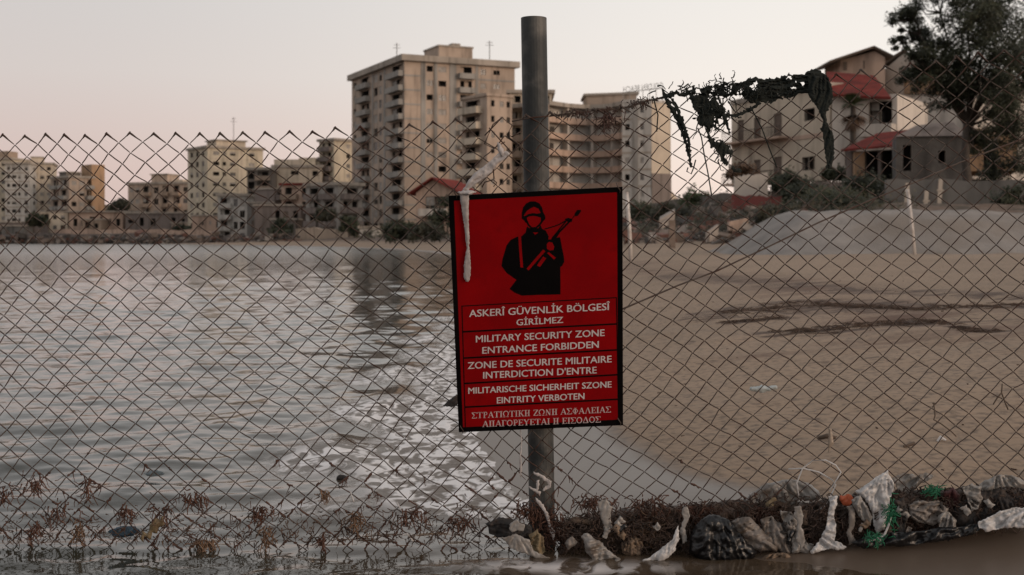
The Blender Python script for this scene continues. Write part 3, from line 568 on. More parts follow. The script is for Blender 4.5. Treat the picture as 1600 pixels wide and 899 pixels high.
def wallthing(label, px0, Y0, px1, Y1, yt0, yt1, m, thick=.35, z0=None, cat='wall', name='garden_wall'):
    a = at(px0, yt0, Y0); c = at(px1, yt1, Y1); g = MB(); nseg = 14
    zb = z0 if z0 is not None else min(height(np.array([a.x, c.x]), np.array([Y0, Y1]))[0]) - .5
    top = []
    for i in range(nseg + 1):
        q = a.lerp(c, i / nseg); top.append((q.x, q.y, q.z + .08 * (a.y / 60) * R.uniform(-1, .6)))
    for (x0_, y0_, z1), (x1_, y1_, z2) in zip(top[:-1], top[1:]):
        v = [(x0_, y0_, zb), (x1_, y1_, zb), (x1_, y1_, z2), (x0_, y0_, z1), (x0_, y0_ + thick, zb), (x1_, y1_ + thick, zb), (x1_, y1_ + thick, z2), (x0_, y0_ + thick, z1)]
        g.add(v, [(0, 1, 2, 3), (7, 6, 5, 4), (3, 2, 6, 7)])
    g.add([top[0][:2] + (zb,), top[0], (top[0][0], top[0][1] + thick, top[0][2]), (top[0][0], top[0][1] + thick, zb)], [(0, 1, 2, 3)])
    g.add([top[-1][:2] + (zb,), top[-1], (top[-1][0], top[-1][1] + thick, top[-1][2]), (top[-1][0], top[-1][1] + thick, zb)], [(3, 2, 1, 0)])
    return tag(g.build(name, m), label, cat, kind='thing')
for lb, pxa, Ya, pxb, Yb, yt, fl, m_, cl_ in [('small cream house with two floors behind the gap at the far left', 150, 410, 172, 412, 322, 3, W_cream, [('w', .1, .3, .3, .7), ('w', .6, .8, .3, .7)]),
    ('narrow grey house left of the brown weathered block', 170, 396, 200, 396, 336, 2, W_grey, [('x', .1, .3, .1, .8), ('w', .5, .7, .3, .7), ('w', .78, .92, .3, .7)]),
    ('peeling pink terrace before the cream tower, by the water', 300, 330, 345, 330, 338, 2, W_pink, cols('x', 4, .02, .98, .5, .1, .75)), ('half collapsed grey house with three bays, right of the white grey apartment house', 386, 300, 428, 300, 318, 3, W_conc, cols('x', 3, .02, .98, .6, .06, .8)),
    ('dark two storey ruin before the low dark ruined house', 424, 262, 462, 262, 344, 1, W_dark, cols('x', 3, .05, .95, .6, .05, .8)), ('tiny pale hut at the foot of the tallest tower', 562, 212, 592, 212, 357, 1, W_pale, [('x', .4, .6, .05, .7)]),
    ('brown three storey ruin with balconies between the two pink terraces', 232, 388, 262, 390, 340, 3, W_brown, [('b', .05, .45, 0, 0), ('x', .55, .68, .1, .8), ('x', .76, .9, .1, .8)]),
    ('sooty narrow house with balconies before the cream stepped block', 428, 300, 452, 304, 296, 5, W_mauve, [('b', .1, .9, 0, 0)]), ('pale narrow house with small windows before the cream stepped block', 452, 310, 476, 312, 290, 5, W_pale, [('w', .12, .34, .3, .7), ('w', .6, .84, .3, .7)]),
    ('rosy house with stacked balconies right of the pale narrow house', 476, 300, 503, 306, 300, 4, W_pink, [('b', .05, .6, 0, 0), ('w', .7, .9, .3, .7)]), ('grey flat roofed shed on the far shore at the left edge', 2, 378, 38, 378, 354, 1, W_conc, [('d', .2, .34, .05, .8), ('w', .6, .8, .3, .7)]),
    ('tan flat roofed house on the shore below the brown weathered block', 268, 366, 300, 366, 349, 2, W_tan, [('w', .1, .25, .3, .7), ('d', .4, .55, .05, .75), ('w', .7, .88, .3, .7)]), ('small brown house before the peach block at the shore', 128, 372, 158, 372, 344, 2, W_brown, [('b', .1, .5, 0, 0), ('w', .65, .85, .3, .7)]),
    ('low cream house behind the pale grey block at the far left', 60, 395, 106, 398, 332, 3, W_cream, [('b', .05, .4, 0, 0), ('w', .5, .62, .3, .7), ('w', .76, .9, .3, .7)])]:
    building('low_house', lb, P2(pxa, Ya), P2(pxb, Yb), 7, gz(yt, Ya), fl, m_, cl_, roof=(.3, .4), seed=pxa, cat='house')
wallthing('low dark seawall along the far shore under the leftmost blocks', -140, 372, 300, 292, 366, 364, W_mauve, z0=-.3, name='seawall')
wallthing('pinkish low boundary wall above the seawall on the far shore', 84, 375, 372, 312, 358, 360, W_pink, name='garden_wall')
wallthing('pale sandstone retaining wall behind the far beach', 462, 235, 560, 218, 356, 357, W_stone, thick=6, name='retaining_wall')
wallthing('dark stone wall at the foot of the pink ruin by the water', 300, 292, 462, 236, 366, 368, W_mauve, z0=-.3, name='seawall')
wallthing('grey garden wall between the white house and the gravel heap', 1225, 82, 1408, 80, 287, 281, W_mauve, name='garden_wall')
wallthing('grey green wall with peeling paint at the right edge below the tree', 1385, 73, 1640, 70, 279, 283, W_conc, name='garden_wall')
wallthing('dark maroon board fence below the white house', 1143, 76, 1222, 75, 304, 308, W_maroon, thick=.08, cat='fence', name='board_fence')
wallthing('pale plastered wall stub left of the black gate', 1148, 84, 1200, 84, 276, 270, W_white, name='garden_wall')
wallthing('dark solid gate between wall stubs below the white house', 1206, 83, 1252, 82.5, 279, 277, M_brownshut, thick=.1, cat='gate', name='yard_gate')
wallthing('long dark earth wall behind the rubble, right of the hotel', 985, 120, 1145, 92, 322, 300, W_dark, thick=3, name='garden_wall')
for i, (lb, px, y0_, y1_) in enumerate([('pale upright board leaning on the grey green wall, left of the tree trunk', 1412, 286, 334), ('pale door post on the grey green wall below the grey block', 1464, 280, 322), ('short pale board against the wall right of the leaning stake', 1442, 298, 336)]):
    g = MB(); a = at(px, y1_ + 6, 71.4); c = at(px + 3, y0_, 71.8); g.obox(a, (.24, 0, 0), (0, .06, 0), c - a); g.obox(a + (c - a) * .6 - Vector((.08, .03, 0)), (.42, 0, 0), (0, .03, 0), (0, 0, .1)); tag(g.build('board', W_slab), lb, 'board')
# ------------------------------------------------------------------ trees and bushes
def leaves(mb, clusters, n, size, rn):
    for _ in range(n):
        c, s = rn.choice(clusters); p = c + Vector((rn.gauss(0, s), rn.gauss(0, s), rn.gauss(0, s * .8)))
        a = Vector((rn.uniform(-1, 1), rn.uniform(-1, 1), rn.uniform(-1, 1))).normalized(); b_ = a.orthogonal().normalized(); q = size * rn.uniform(.6, 1.4)
        mb.add([p - a * q, p + b_ * q * .5, p + a * q, p - b_ * q * .5], [(0, 1, 2, 3)])
def bush(label, px, py, w_px, h_px, Y, m=None, n=1500, name='shrub', cat='bush', group=None):
    rn = random.Random(int(px * 7 + py)); sx = w_px / FPX * Y / 2; sz = h_px / FPX * Y; base = at(px, py, Y); g = MB(); cl = []
    for _ in range(int(18 + w_px / 6)):
        u = rn.uniform(-1, 1); cl.append((base + Vector((u * sx * .85, rn.uniform(-.8, .8) * sx * .6, sz * rn.uniform(.12, .9) * math.sqrt(max(.1, 1 - u * u * .8)))), min(sx, sz) * rn.uniform(.10, .22)))
    root = empty(name, base); tag(root, label, cat, group)
    leaves(g, cl, n, max(.09, .0016 * Y), rn); g.build('foliage', m or M_leaf, root)
    s = MB()
    for k in range(5): c = rn.choice(cl)[0]; s.tube([base + Vector((rn.uniform(-.1, .1), 0, -.3)), base.lerp(c, .5) + Vector((.05, 0, .1)), c], [.06, .04, .015], 5)
    s.build('stem', M_trunk, root); return root
def tree(label, px, py, Y, limbs, trunk_r, clus, n, size, m, name='tree', seed=1):
    rn = random.Random(seed); base = at(px, py, Y); root = empty(name, base); tag(root, label, 'tree')
    t_ = MB(); top = at(px + 2, limbs[0], Y)
    t_.tube([base - Z * .5, base.lerp(top, .3) + Vector((.1, 0, 0)), base.lerp(top, .65) + Vector((-.08, 0, 0)), top], [trunk_r * 1.25, trunk_r, trunk_r * .9, trunk_r * .8], 9); tr = t_.build('trunk', M_trunk, root, smooth=True)
    cl = []
    for (cx, cy, dy, rpx, k) in clus:
        c = at(cx, cy, Y) + Vector((0, dy, 0)); rr_ = rpx / FPX * Y
        for _ in range(k):
            v = Vector((rn.gauss(0, 1), rn.gauss(0, 1), rn.gauss(0, 1))).normalized() * rr_ * rn.uniform(.35, 1.05); cl.append((c + v * 1.0, rr_ * rn.uniform(.13, .26)))
        br = MB(); mid = top.lerp(c, .5) + Vector((rn.uniform(-.4, .4), 0, .5)); br.tube([top - Z * .4, mid, c], [trunk_r * .38, trunk_r * .2, .03], 6)
        for _ in range(4): e = rn.choice(cl[-k:])[0]; br.tube([mid.lerp(c, .6), mid.lerp(e, .7), e], [.07, .04, .015], 4)
        br.build('limb', M_trunk, root, smooth=True)
    g = MB(); leaves(g, cl, n, size, rn); g.build('crown', m, root); return root
tr = tree('large dark spreading tree at the right edge, bare trunk before the grey walls', 1509, 338, 72, (188,), .27,
     [(1418, 28, 0, 24, 15), (1412, 60, .5, 16, 7), (1432, 118, .3, 24, 10), (1455, 58, 1, 30, 18), (1500, 20, -1, 46, 34), (1560, 30, 1, 52, 34), (1500, 80, 0, 44, 32), (1560, 90, -1.5, 50, 36), (1448, 106, -.5, 34, 22), (1600, 140, 0, 48, 30), (1620, 50, 0, 55, 26), (1490, 128, 0, 38, 26), (1545, 150, -2, 36, 24), (1590, 215, 1, 40, 20), (1560, 190, -1, 34, 14), (1640, 180, 0, 50, 18), (1460, -15, 0, 34, 16), (1550, -40, 0, 60, 20), (1660, -20, 0, 60, 14), (1530, 215, 1, 24, 10), (1580, 262, 1, 34, 14), (1478, 150, 0, 26, 12), (1600, 100, 0, 50, 20), (1530, 120, 0, 40, 18)], 78000, .092, M_leaf, seed=5)
g = MB()
for e in ((1388, 38), (1396, 28), (1380, 42)): g.tube([at(1425, 30, 72), at((1425 + e[0]) / 2, 33, 72), at(*e, 72)], [.05, .03, .01], 4)
g.build('limb', M_trunk, tr)
# fan palm before the red roofed house
pb = at(1333, 250, 97); root = empty('palm_tree', pb); tag(root, 'small palm with a skirt of dry fronds before the red roofed house', 'palm tree')
g = MB(); g.tube([pb - Z, pb + Z * 4.2], [.28, .2], 8); g.build('trunk', M_trunk, root)
rn = random.Random(3)
for nm, m_, zc, cnt, lo_, hi_ in (('crown', M_leaf3, 4.3, 26, -.1, 1.2), ('dry_skirt', M_leafd, 3.6, 24, -1.3, -.3)):
    g = MB()
    for _ in range(cnt):
        a = rn.uniform(0, 6.28); el = rn.uniform(lo_, hi_); dv = Vector((math.cos(a) * math.cos(el), math.sin(a) * math.cos(el), math.sin(el))); c = pb + Z * zc; sd = dv.cross(Z).normalized()
        for j in range(7):
            d2 = (dv + sd * (j - 3) * .14).normalized(); e = c + d2 * 1.35 - Z * .25; md = c + d2 * .8; g.add([c, md + sd * .06, e, md - sd * .06], [(0, 1, 2, 3)])
    g.build(nm, m_, root)
BUSH = [('dark shrub on the shore wall left of the low pinkish ruin', 60, 352, 30, 20, 370, None), ('dark bush growing on the far shore below the brown block', 285, 366, 32, 14, 340, None),
    ('dark treetop showing in the gap right of the brown stair tower', 188, 332, 28, 22, 395, M_leaf2), ('dark bush between the ruins and the sandstone wall', 438, 377, 36, 34, 245, None),
    ('dark hanging bush at the foot of the low balconied block', 545, 368, 30, 36, 214, None), ('bush in front of the tallest tower left of its dark doorway', 510, 345, 34, 22, 240, M_leaf2),
    ('wide dark bush at the foot of the tallest tower', 628, 374, 66, 26, 150, None), ('dark green tree beside the small pink house', 697, 362, 50, 58, 140, None), ('olive bush below the small pink house', 665, 374, 50, 24, 130, M_leaf2),
    ('round dark green bush right of the hotel end', 1088, 327, 52, 30, 100, M_leaf3), ('bush behind the white stake beside the sign', 1005, 348, 60, 30, 95, None), ('scrubby bush above the rubble bank', 1050, 338, 60, 22, 84, M_leaf2),
    ('dry brownish bush overhanging the plastered wall stub', 1160, 282, 46, 30, 86, M_leafd), ('dark creeper on the yard gate below the white house', 1232, 300, 60, 34, 81, None),
    ('dark scrub along the grey garden wall behind the gravel heap', 1300, 342, 150, 50, 66, M_leaf), ('dark bush at the right edge beside the tree trunk', 1585, 345, 70, 68, 68, None), ('tangled dark creeper over the middle of the grey garden wall', 1350, 330, 110, 52, 78, None), ('dark overgrown bush left of the grey garden wall', 1262, 335, 90, 54, 79, None), ('weedy scrub left of the gravel heap below the board fence', 1215, 350, 70, 34, 62, M_leaf2),
    ('dark bush climbing the end of the white house', 1305, 282, 40, 26, 98, None), ('scrub on the bank behind the sign', 900, 372, 160, 40, 110, None), ('low weeds right of the tree trunk by the grey wall', 1540, 345, 60, 16, 66, M_leafd)]
for lb, px, py, w_, h_, Y, m_ in BUSH: bush(lb, px, py, w_, h_, Y, m_, n=int(700 + w_ * 26))
# ------------------------------------------------------------------ rubble, gravel heap, weed lines, stakes
M_rub = [mat('rubble_stone', (.20, .15, .12), (.12, .09, .07), scale=1.5, bump=.3), mat('rubble_brick', (.19, .085, .06), (.12, .06, .045), scale=2, bump=.3), mat('rubble_plaster', (.36, .31, .27), (.26, .22, .19), scale=2, bump=.3), mat('rubble_dark', (.06, .05, .043), scale=2, bump=.3)]
g = MB(); rn = random.Random(9)
for i in range(5200):
    px = rn.uniform(980, 1290); Y = 47 + 50 * rn.random() ** 1.5; x_ = gx(px, Y)
    s = rn.uniform(.07, .24) * (Y / 58) * (1 if rn.random() < .9 else 2.2); gzv = i
    g_p = (x_, Y, s)
    if i == 0: rub = []
    rub.append((x_, Y, s))
hz = height(np.array([r[0] for r in rub]), np.array([r[1] for r in rub]))[0]
for (x_, Y, s), zz in zip(rub, hz):
    if zz < .62: continue
    g.cur = rn.choice([0, 0, 0, 1, 1, 2, 3, 3]); a = rn.uniform(0, 3.1); e = rn.uniform(-.6, .6)
    ax = Vector((math.cos(a), math.sin(a) * .6, e)) * s * rn.uniform(.8, 2.0); ay = Vector((-math.sin(a), math.cos(a), rn.uniform(-.3, .3))) * s; az = ax.cross(ay).normalized() * s * rn.uniform(.4, 1)
    g.obox(Vector((x_, Y, zz - s * .2)), ax, ay, az)
tag(g.build('rubble', M_rub, loc=(gx(1130, 58), 58, .5)), 'rubble of broken masonry along the bank below the houses', 'rubble', kind='stuff')
sd = MB(); rn = random.Random(55)
for _ in range(1500):
    px = rn.uniform(-120, 470); Y = float(np.interp(px, [-140, 300, 470], [366, 286, 228])) - rn.uniform(-4, 5)
    zt_ = rn.uniform(-.2, .9) if rn.random() < .7 else rn.uniform(.5, 2.2); s_ = rn.uniform(.25, .8) * (Y / 330) * (1 if rn.random() < .88 else 2.2); a = rn.uniform(0, 3.1); sd.cur = rn.choice([0, 0, 1, 2, 3, 3, 3])
    ax = Vector((math.cos(a), math.sin(a), rn.uniform(-.4, .4))) * s_ * rn.uniform(.8, 2); ay = Vector((-math.sin(a), math.cos(a), rn.uniform(-.3, .3))) * s_; sd.obox(Vector((gx(px, Y), Y, zt_ - .3)), ax, ay, ax.cross(ay).normalized() * s_ * .8)
tag(sd.build('shore_rubble', M_rub, loc=(gx(170, 320), 320, 0)), 'rocks and broken masonry along the foot of the far seawall', 'rubble', kind='stuff')
for lb, px, Y, w_, yt in [('pinkish broken wall piece on the far shore left of the brown block', 160, 345, 26, 364), ('pale broken wall piece on the far shore under the cream tower', 318, 285, 22, 363), ('brick coloured wall piece on the far shore at the far left', 44, 365, 30, 365)]: wallthing(lb, px, Y, px + w_, Y - 3, yt, yt + 3, [W_pink, W_pale, W_brown][px % 3], z0=-.2, name='broken_wall')
wd = MB(); rn = random.Random(77); WP = []
for _ in range(420):
    if rn.random() < .7: px = rn.uniform(975, 1420); Y = rn.uniform(50, 100)
    else: px = rn.uniform(560, 980); Y = rn.uniform(95, 215)
    WP.append((gx(px, Y), Y))
WZ = height(np.array([p[0] for p in WP]), np.array([p[1] for p in WP]))[0]
for (x_, Y), zz in zip(WP, WZ):
    if zz < .85: continue
    r_ = rn.uniform(.15, .5) * Y / 70
    leaves(wd, [(Vector((x_, Y, zz + r_ * .4)), r_)], 60, .05 + .0009 * Y, rn)
tag(wd.build('scrub', [M_leaf2], loc=(gx(1130, 70), 70, 2)), 'dry scrub and weeds scattered over the bank', 'scrub', kind='stuff')
# larger leaning slabs, countable
for lb, px, py, Y, ax, ay, m_ in [('pale broken concrete slab leaning on the rubble near the sign', 1030, 352, 58, (.7, 0, .4), (.1, .5, .15), M_rub[2]), ('broad white masonry lump in the middle of the rubble', 1105, 372, 54, (.5, 0, .35), (0, .5, 0), M_rub[2]), ('dark slab hole block standing upright in the rubble', 1046, 385, 52, (.25, 0, 0), (0, .25, 0), M_rub[0]), ('pinkish broken wall chunk at the right end of the rubble', 1140, 355, 60, (.9, 0, .2), (0, .6, 0), W_pink)]:
    g = MB(); o = at(px, py, Y); ax = Vector(ax); ay = Vector(ay); g.obox(o - Z * .2, ax, ay, Z * (1.3 if px == 1046 else .45)); g.obox(o + ax * .15 - Vector((0, .12, 0)) - Z * .25, ax * .5, ay * .6, Z * .3)
    tag(g.build('masonry_chunk', m_), lb, 'rubble block')
M_grav = mat('grey_gravel', (.26, .235, .215), (.19, .172, .158), scale=1.5, rough=.95, bump=.7, bscale=14, c3=(.19, .16, .135), s3=.5)
gxs = np.linspace(5.0, 19, 150); gys = np.linspace(28.5, 41, 70); X, Yg = np.meshgrid(gxs, gys, indexing='ij')
base = height(X, Yg)[0]; edgex = sstep(5.5 + .25 * np.sin(Yg * .9), 8.1, X) * (1 - sstep(15.5, 18.8, X)); ey = sstep(29.2, 33.2, Yg + .25 * np.sin(X * 1.3)) * (1 - sstep(36, 40.5, Yg))
hgt = (1.36 - .1 * sstep(8, 15, X) + .05 * rumple(X, Yg, 2.2) + .02 * rumple(X + 4, Yg, .9)) * (edgex * ey) ** .8
zz = base - .12 + hgt * .93; zz = np.where(hgt < .02, base - .15, zz)
o = sheet('gravel_heap', X, Yg, zz, M_grav, {}); o.data.flip_normals(); del o['kind']; tag(o, 'broad smooth heap of grey gravel on the beach below the houses', 'gravel heap')
M_weed = mat('dry_seaweed', (.085, .052, .034), (.045, .027, .018), scale=40, rough=.9)
def hsand(px, py):
    Y = 3.2
    for _ in range(30):
        z_ = float(height(np.array([gx(px, Y)]), np.array([Y]))[0][0]); Y = (CH - z_) * FPX / (py - HOR)
    return Vector((gx(px, Y), Y, z_))
def weedline(label, pxs, spread, n, seed):
    rn = random.Random(seed); g = MB()
    pts = [hsand(px, py) for px, py in pxs]
    seg = list(zip(pts[:-1], pts[1:])); ll = [(b_ - a).length for a, b_ in seg]
    P = []
    for _ in range(n):
        a, b_ = rn.choices(seg, ll)[0]; c = a.lerp(b_, rn.random()); c = c + Vector((0, rn.gauss(0, spread), 0)); an = rn.gauss(.05, .8); l_ = rn.uniform(.015, .09); P.append((c, an, l_))
    hz = height(np.array([p[0].x for p in P]), np.array([p[0].y for p in P]))[0]
    for (c, an, l_), zz in zip(P, hz):
        dv = Vector((math.cos(an), math.sin(an), 0)) * l_; c.z = zz + rn.uniform(.001, .008)
        g.tube([c - dv, c + Vector((0, 0, rn.uniform(0, .012))), c + dv], [.0015, .003, .001], 4, False)
    return tag(g.build('seaweed_line', M_weed), label, 'seaweed', kind='stuff')
weedline('long dark line of washed up seaweed across the sand', [(1130, 490), (1200, 484), (1270, 474), (1350, 480), (1440, 484), (1620, 478)], .15, 420, 1)
weedline('short thin line of seaweed below the long one', [(1130, 505), (1175, 502), (1220, 497)], .04, 60, 2)
weedline('broken lower line of seaweed towards the right edge', [(1210, 521), (1280, 515), (1350, 508), (1450, 502), (1470, 506)], .09, 160, 3)
weedline('small patch of seaweed at the right side of the sand', [(1500, 514), (1530, 515), (1565, 519)], .03, 50, 4)
bl = MB(); rn = random.Random(13); LP = [(rn.uniform(.4, 6), 3.3 + 12 * rn.random() ** 2) for _ in range(420)]
LZ, LD = height(np.array([p[0] for p in LP]), np.array([p[1] for p in LP]))
for (x_, Y), zz, dd in zip(LP, LZ, LD):
    if dd < .5: continue
    bl.cur = rn.choice([0, 0, 0, 1, 2]); r_ = rn.uniform(.002, .007); a = rn.uniform(0, 3.1); v1 = Vector((math.cos(a), math.sin(a), 0)) * r_ * rn.uniform(1, 3); v2 = Vector((-math.sin(a), math.cos(a), .3)) * r_ * .7; bl.obox(Vector((x_, Y, zz - .002)), v1, v2, Z * r_ * .8)
tag(bl.build('beach_litter', [M_weed, M_rub[0], M_rub[2]], loc=(2, 6, .2)), 'small bits of weed, shell and grit strewn over the sand', 'litter', kind='stuff')
M_whitep = mat('white_paint', (.62, .58, .55), (.50, .46, .43), scale=8, rough=.6, c3=(.36, .30, .26), s3=5)
for lb, (x0_, y0_), (x1_, y1_), Y in (('white stake standing in the sand right beside the sign', (979, 300), (986, 403), 28), ('white leaning stake in front of the gravel heap', (1418, 296), (1430, 402), 28.3)):
    g = MB(); a = at(x1_, y1_ + 8, Y); c = at(x0_, y0_, Y); g.tube([a, a.lerp(c, .5) + Vector((.012, 0, 0)), c], .042, 8); tag(g.build('marker_stake', M_whitep, smooth=True), lb, 'stake')
# ------------------------------------------------------------------ the fence
M_wire = mat('rusty_wire', (.055, .038, .031), (.090, .072, .062), scale=9, rough=.7, spec=.2, c3=(.05, .022, .015), s3=30)
M_steel = mat('galvanised_post', (.042, .045, .045), (.021, .023, .023), scale=7, rough=.6, metal=.2, streak=16, bump=.2, bscale=60, c3=(.135, .128, .118), s3=9)
FY = 2.885
PO = Vector((gx(846, 2.925), 2.925, -.1)); fence = empty('chain_link_fence', PO)
tag(fence, 'rusty chain link fence on a steel post standing in the water edge', 'fence')
p0 = at(834, 28.5, 2.925); p1 = at(849.5, 870, 2.925); g = MB(); nn_ = 28; ro, ri = .0305, .026
rings = []
for c, r in ((p1 - Z * .15, ro), (p0, ro), (p0, ri), (p0 - Z * .25, ri)): rings.append([c + Vector((math.cos(6.2832 * k / nn_) * r, math.sin(6.2832 * k / nn_) * r, 0)) for k in range(nn_)])
for a, b_ in zip(rings[:-1], rings[1:]):
    for k in range(nn_): g.quad(a[k], a[(k + 1) % nn_], b_[(k + 1) % nn_], b_[k])
g.build('post', M_steel, fence, smooth=False)
TX = [-420, 0, 250, 400, 460, 500, 545, 700, 858, 1035, 1280, 1600, 2100]; TY = [214, 210.5, 208, 210, 208, 203, 197, 188, 181, 155, 118, 74, 10]
def vvec(x): return np.interp(x, [0, 400, 700, 860, 1100, 1600], [3.9, 4.4, 3.6, 2.2, 1.4, 1.0]), np.interp(x, [0, 400, 700, 860, 1100, 1600], [31.6, 30.8, 30.5, 30.4, 29.8, 31.6])
xs = [-420.0]
while xs[-1] < 2080: xs.append(xs[-1] + float(np.interp(xs[-1], [0, 400, 860], [32.6, 36.6, 37.2])))
NR = 27
def topn(c):
    i = int(math.floor(c)); fr_ = c - i; x_ = xs[i] * (1 - fr_) + xs[min(i + 1, len(xs) - 1)] * fr_; return x_, float(np.interp(x_, TX, TY))
def node(c2, r2):                                  # half-step indices
    c, r = c2 / 2, r2 / 2; x_, y_ = topn(c); vx, vy = vvec(x_)
    px, py = x_ + vx * r, y_ + vy * r
    k = (c2 * 131 + r2 * 17); jx = fbm((px * .008, py * .008, 3.1)) * 6.5 + fbm((c2 * .9, r2 * .9, 1)) * 1.9; jy = fbm((px * .008, py * .008, 9.7)) * 6.5 + fbm((c2 * .9, r2 * .9, 7)) * 1.9 + 3 * max(0, fbm((px * .02, py * .02, 4.4)))
    dY = .012 * fbm((px * .004, py * .004, 5)) + .004 * fbm((px * .02, py * .02, 2))
    return at(px + jx, py + jy, FY + dY)
g = MB(); WR = .00135
nc = len(xs) - 2
for c2 in range(0, 2 * nc):
    x_, y_ = topn(c2 / 2); nrow = int((float(np.interp(x_, [0, 845, 900, 1200, 1600], [885, 885, 850, 815, 795])) - y_) / 31) * 2 + 2
    torn = 738 < x_ < 815
    pts = []; rs = []
    for r2 in range(2 if torn else 0, nrow + 1):
        cc = c2 if (r2 + c2) % 2 == 0 else c2 + 1
        q = node(cc, r2); side = 1 if cc == c2 else -1
        q = q + Vector((side * .0006, (1 if (r2 % 2) else -1) * WR * .9, 0))
        if pts:
            m_ = (pts[-1] + q) / 2; sg = 1 if cc == c2 else -1
            d_ = (q - pts[-1]); pts += [pts[-1] + d_ * .12 + Vector((-sg * .0009, 0, -.0006)), m_, q - d_ * .12 + Vector((sg * -.0002, 0, .0008))]; rs += [WR, WR, WR]
        pts.append(q); rs.append(WR)
    if len(pts) > 8:
        if not torn and c2 % 2 == 0 or (torn and False):
            for k in range(2): rs[k] = WR * 2.0
            rs[2] = WR * 1.3
        elif not torn: 
            for k in range(2, 5): pass
        rs = [q_ * (1 + .22 * mnoise.noise(p_ * 22)) for q_, p_ in zip(rs, pts)]; g.tube(pts, rs, 5)
    if not torn and c2 % 2 == 0 and c2 >= 2:        # knuckled tip: the twist that sticks up
        q = node(c2, 0); pv = node(c2 - 1, 1); e = q.lerp(pv, .32); tw = [q + Vector((.001, -.002, .003)), q + Vector((-.002, .001, 0)), q.lerp(pv, .15) + Vector((.001, -.002, .001)), e]
        g.tube(tw, [WR * 1.3, WR * 2.0, WR * 1.8, WR], 5)
wm_ = g.build('wire_mesh', M_wire, fence, smooth=True)
# torn wire ends around the left of the post
g = MB(); rn = random.Random(21)
for path in ([(758, 212), (784, 184), (800, 196), (793, 210), (800, 214), (815, 205)], [(785, 183), (770, 195), (757, 225), (772, 232), (790, 222)], [(800, 190), (830, 184), (858, 182)], [(795, 205), (797, 216), (812, 226), (818, 238)], [(752, 293), (757, 285), (770, 281), (776, 286), (772, 292)], [(771, 262), (772, 280)], [(765, 200), (800, 240), (818, 222)], [(900, 545), (960, 520)]):
    g.tube([at(a + rn.uniform(-1, 1), b_, FY - .004) for a, b_ in path], WR * 1.15, 5)
g.build('loose_wire', M_wire, fence, smooth=True)
g = MB(); rn = random.Random(31); M_wrap = mat('weed_on_wire', (.075, .035, .024), (.04, .02, .014), scale=40, rough=.9)
for c2 in range(0, 2 * nc):
    for r2 in range(26, 46):
        if (c2 + r2) % 2: continue
        q = node(c2, r2); px = 800 + q.x / q.y * FPX; py = HOR - (q.z - CH) / q.y * FPX
        if px < -60 or py < 700 or py > 852 or px > 1330: continue
        pr_ = float(np.interp(py, [700, 760, 800, 850], [.03, .22, .45, .6])) * (1 if px < 860 else .7)
        for dc in (-1, 1):
            if rn.random() > pr_: continue
            e = node(c2 + dc, r2 + 1); k = 5; st_ = rn.uniform(0, .5); en = rn.uniform(.5, 1)
            g.tube([q.lerp(e, st_ + (en - st_) * i / k) + Vector((rn.gauss(0, .0012), -.001, rn.gauss(0, .0012))) for i in range(k + 1)], [rn.uniform(.0012, .0034) for _ in range(k + 1)], 5)
            for _ in range(rn.choice([0, 1, 1, 3])):
                b_ = q.lerp(e, rn.random()); h1 = Vector((rn.gauss(0, .004), -.002, -rn.uniform(.003, .012))); g.tube([b_, b_ + h1, b_ + h1 * 2 + Vector((rn.gauss(0, .004), 0, 0))], [.0013, .001, .0005], 4, False)
tag(g.build('weed_wrap', M_wrap, fence), kind='stuff')
g = MB(); M_twig = mat('dry_tangle', (.10, .062, .042), (.05, .03, .022), scale=40, rough=.9)
for _ in range(900):
    px = rn.uniform(-40, 830); py = 848 - abs(rn.gauss(0, 26)) - 10 * max(0, fbm((px * .02, 1, 2))); a = rn.choice([.72, 2.42, 1.57, 0, .72, 2.42]) + rn.gauss(0, .35); yy = FY + rn.uniform(-.008, .008); pts = []; k = 4; ln = rn.uniform(6, 24)
    for i in range(k): pts.append(at(px, py, yy)); a += rn.gauss(0, .45); px += math.cos(a) * ln / k; py += math.sin(a) * ln / k; yy += rn.gauss(0, .002)
    g.tube(pts, [rn.uniform(.0006, .0015) * (1.2 - .25 * i) for i in range(k)], 4, False)
tag(g.build('dry_tangle', M_twig, fence), kind='stuff')
# barbed strand along the top right of the post with rust tangles
M_rust = mat('rust_flakes', (.07, .032, .024), (.04, .022, .018), scale=30, rough=.9)
g = MB(); st = [(858, 182), (885, 178), (912, 176), (938, 171), (960, 172), (985, 166), (1005, 160), (1035, 152), (1060, 146)]
for off in (0, 1.6): g.tube([at(a + off, b_ + off * (1 if i % 2 else -1), FY - .002) for i, (a, b_) in enumerate(st)], WR * 1.25, 5)
for i in range(len(st) - 1):
    for k in range(3):
        f_ = rn.random(); cx = st[i][0] * (1 - f_) + st[i + 1][0] * f_; cy = st[i][1] * (1 - f_) + st[i + 1][1] * f_
        for _ in range(2): a = rn.uniform(0, 6.28); g.tube([at(cx - 5 * math.cos(a), cy - 5 * math.sin(a), FY), at(cx, cy, FY - .003), at(cx + 6 * math.cos(a), cy + 6 * math.sin(a), FY - .004)], WR * .9, 4)
g.build('barbed_wire', M_wire, fence, smooth=True)
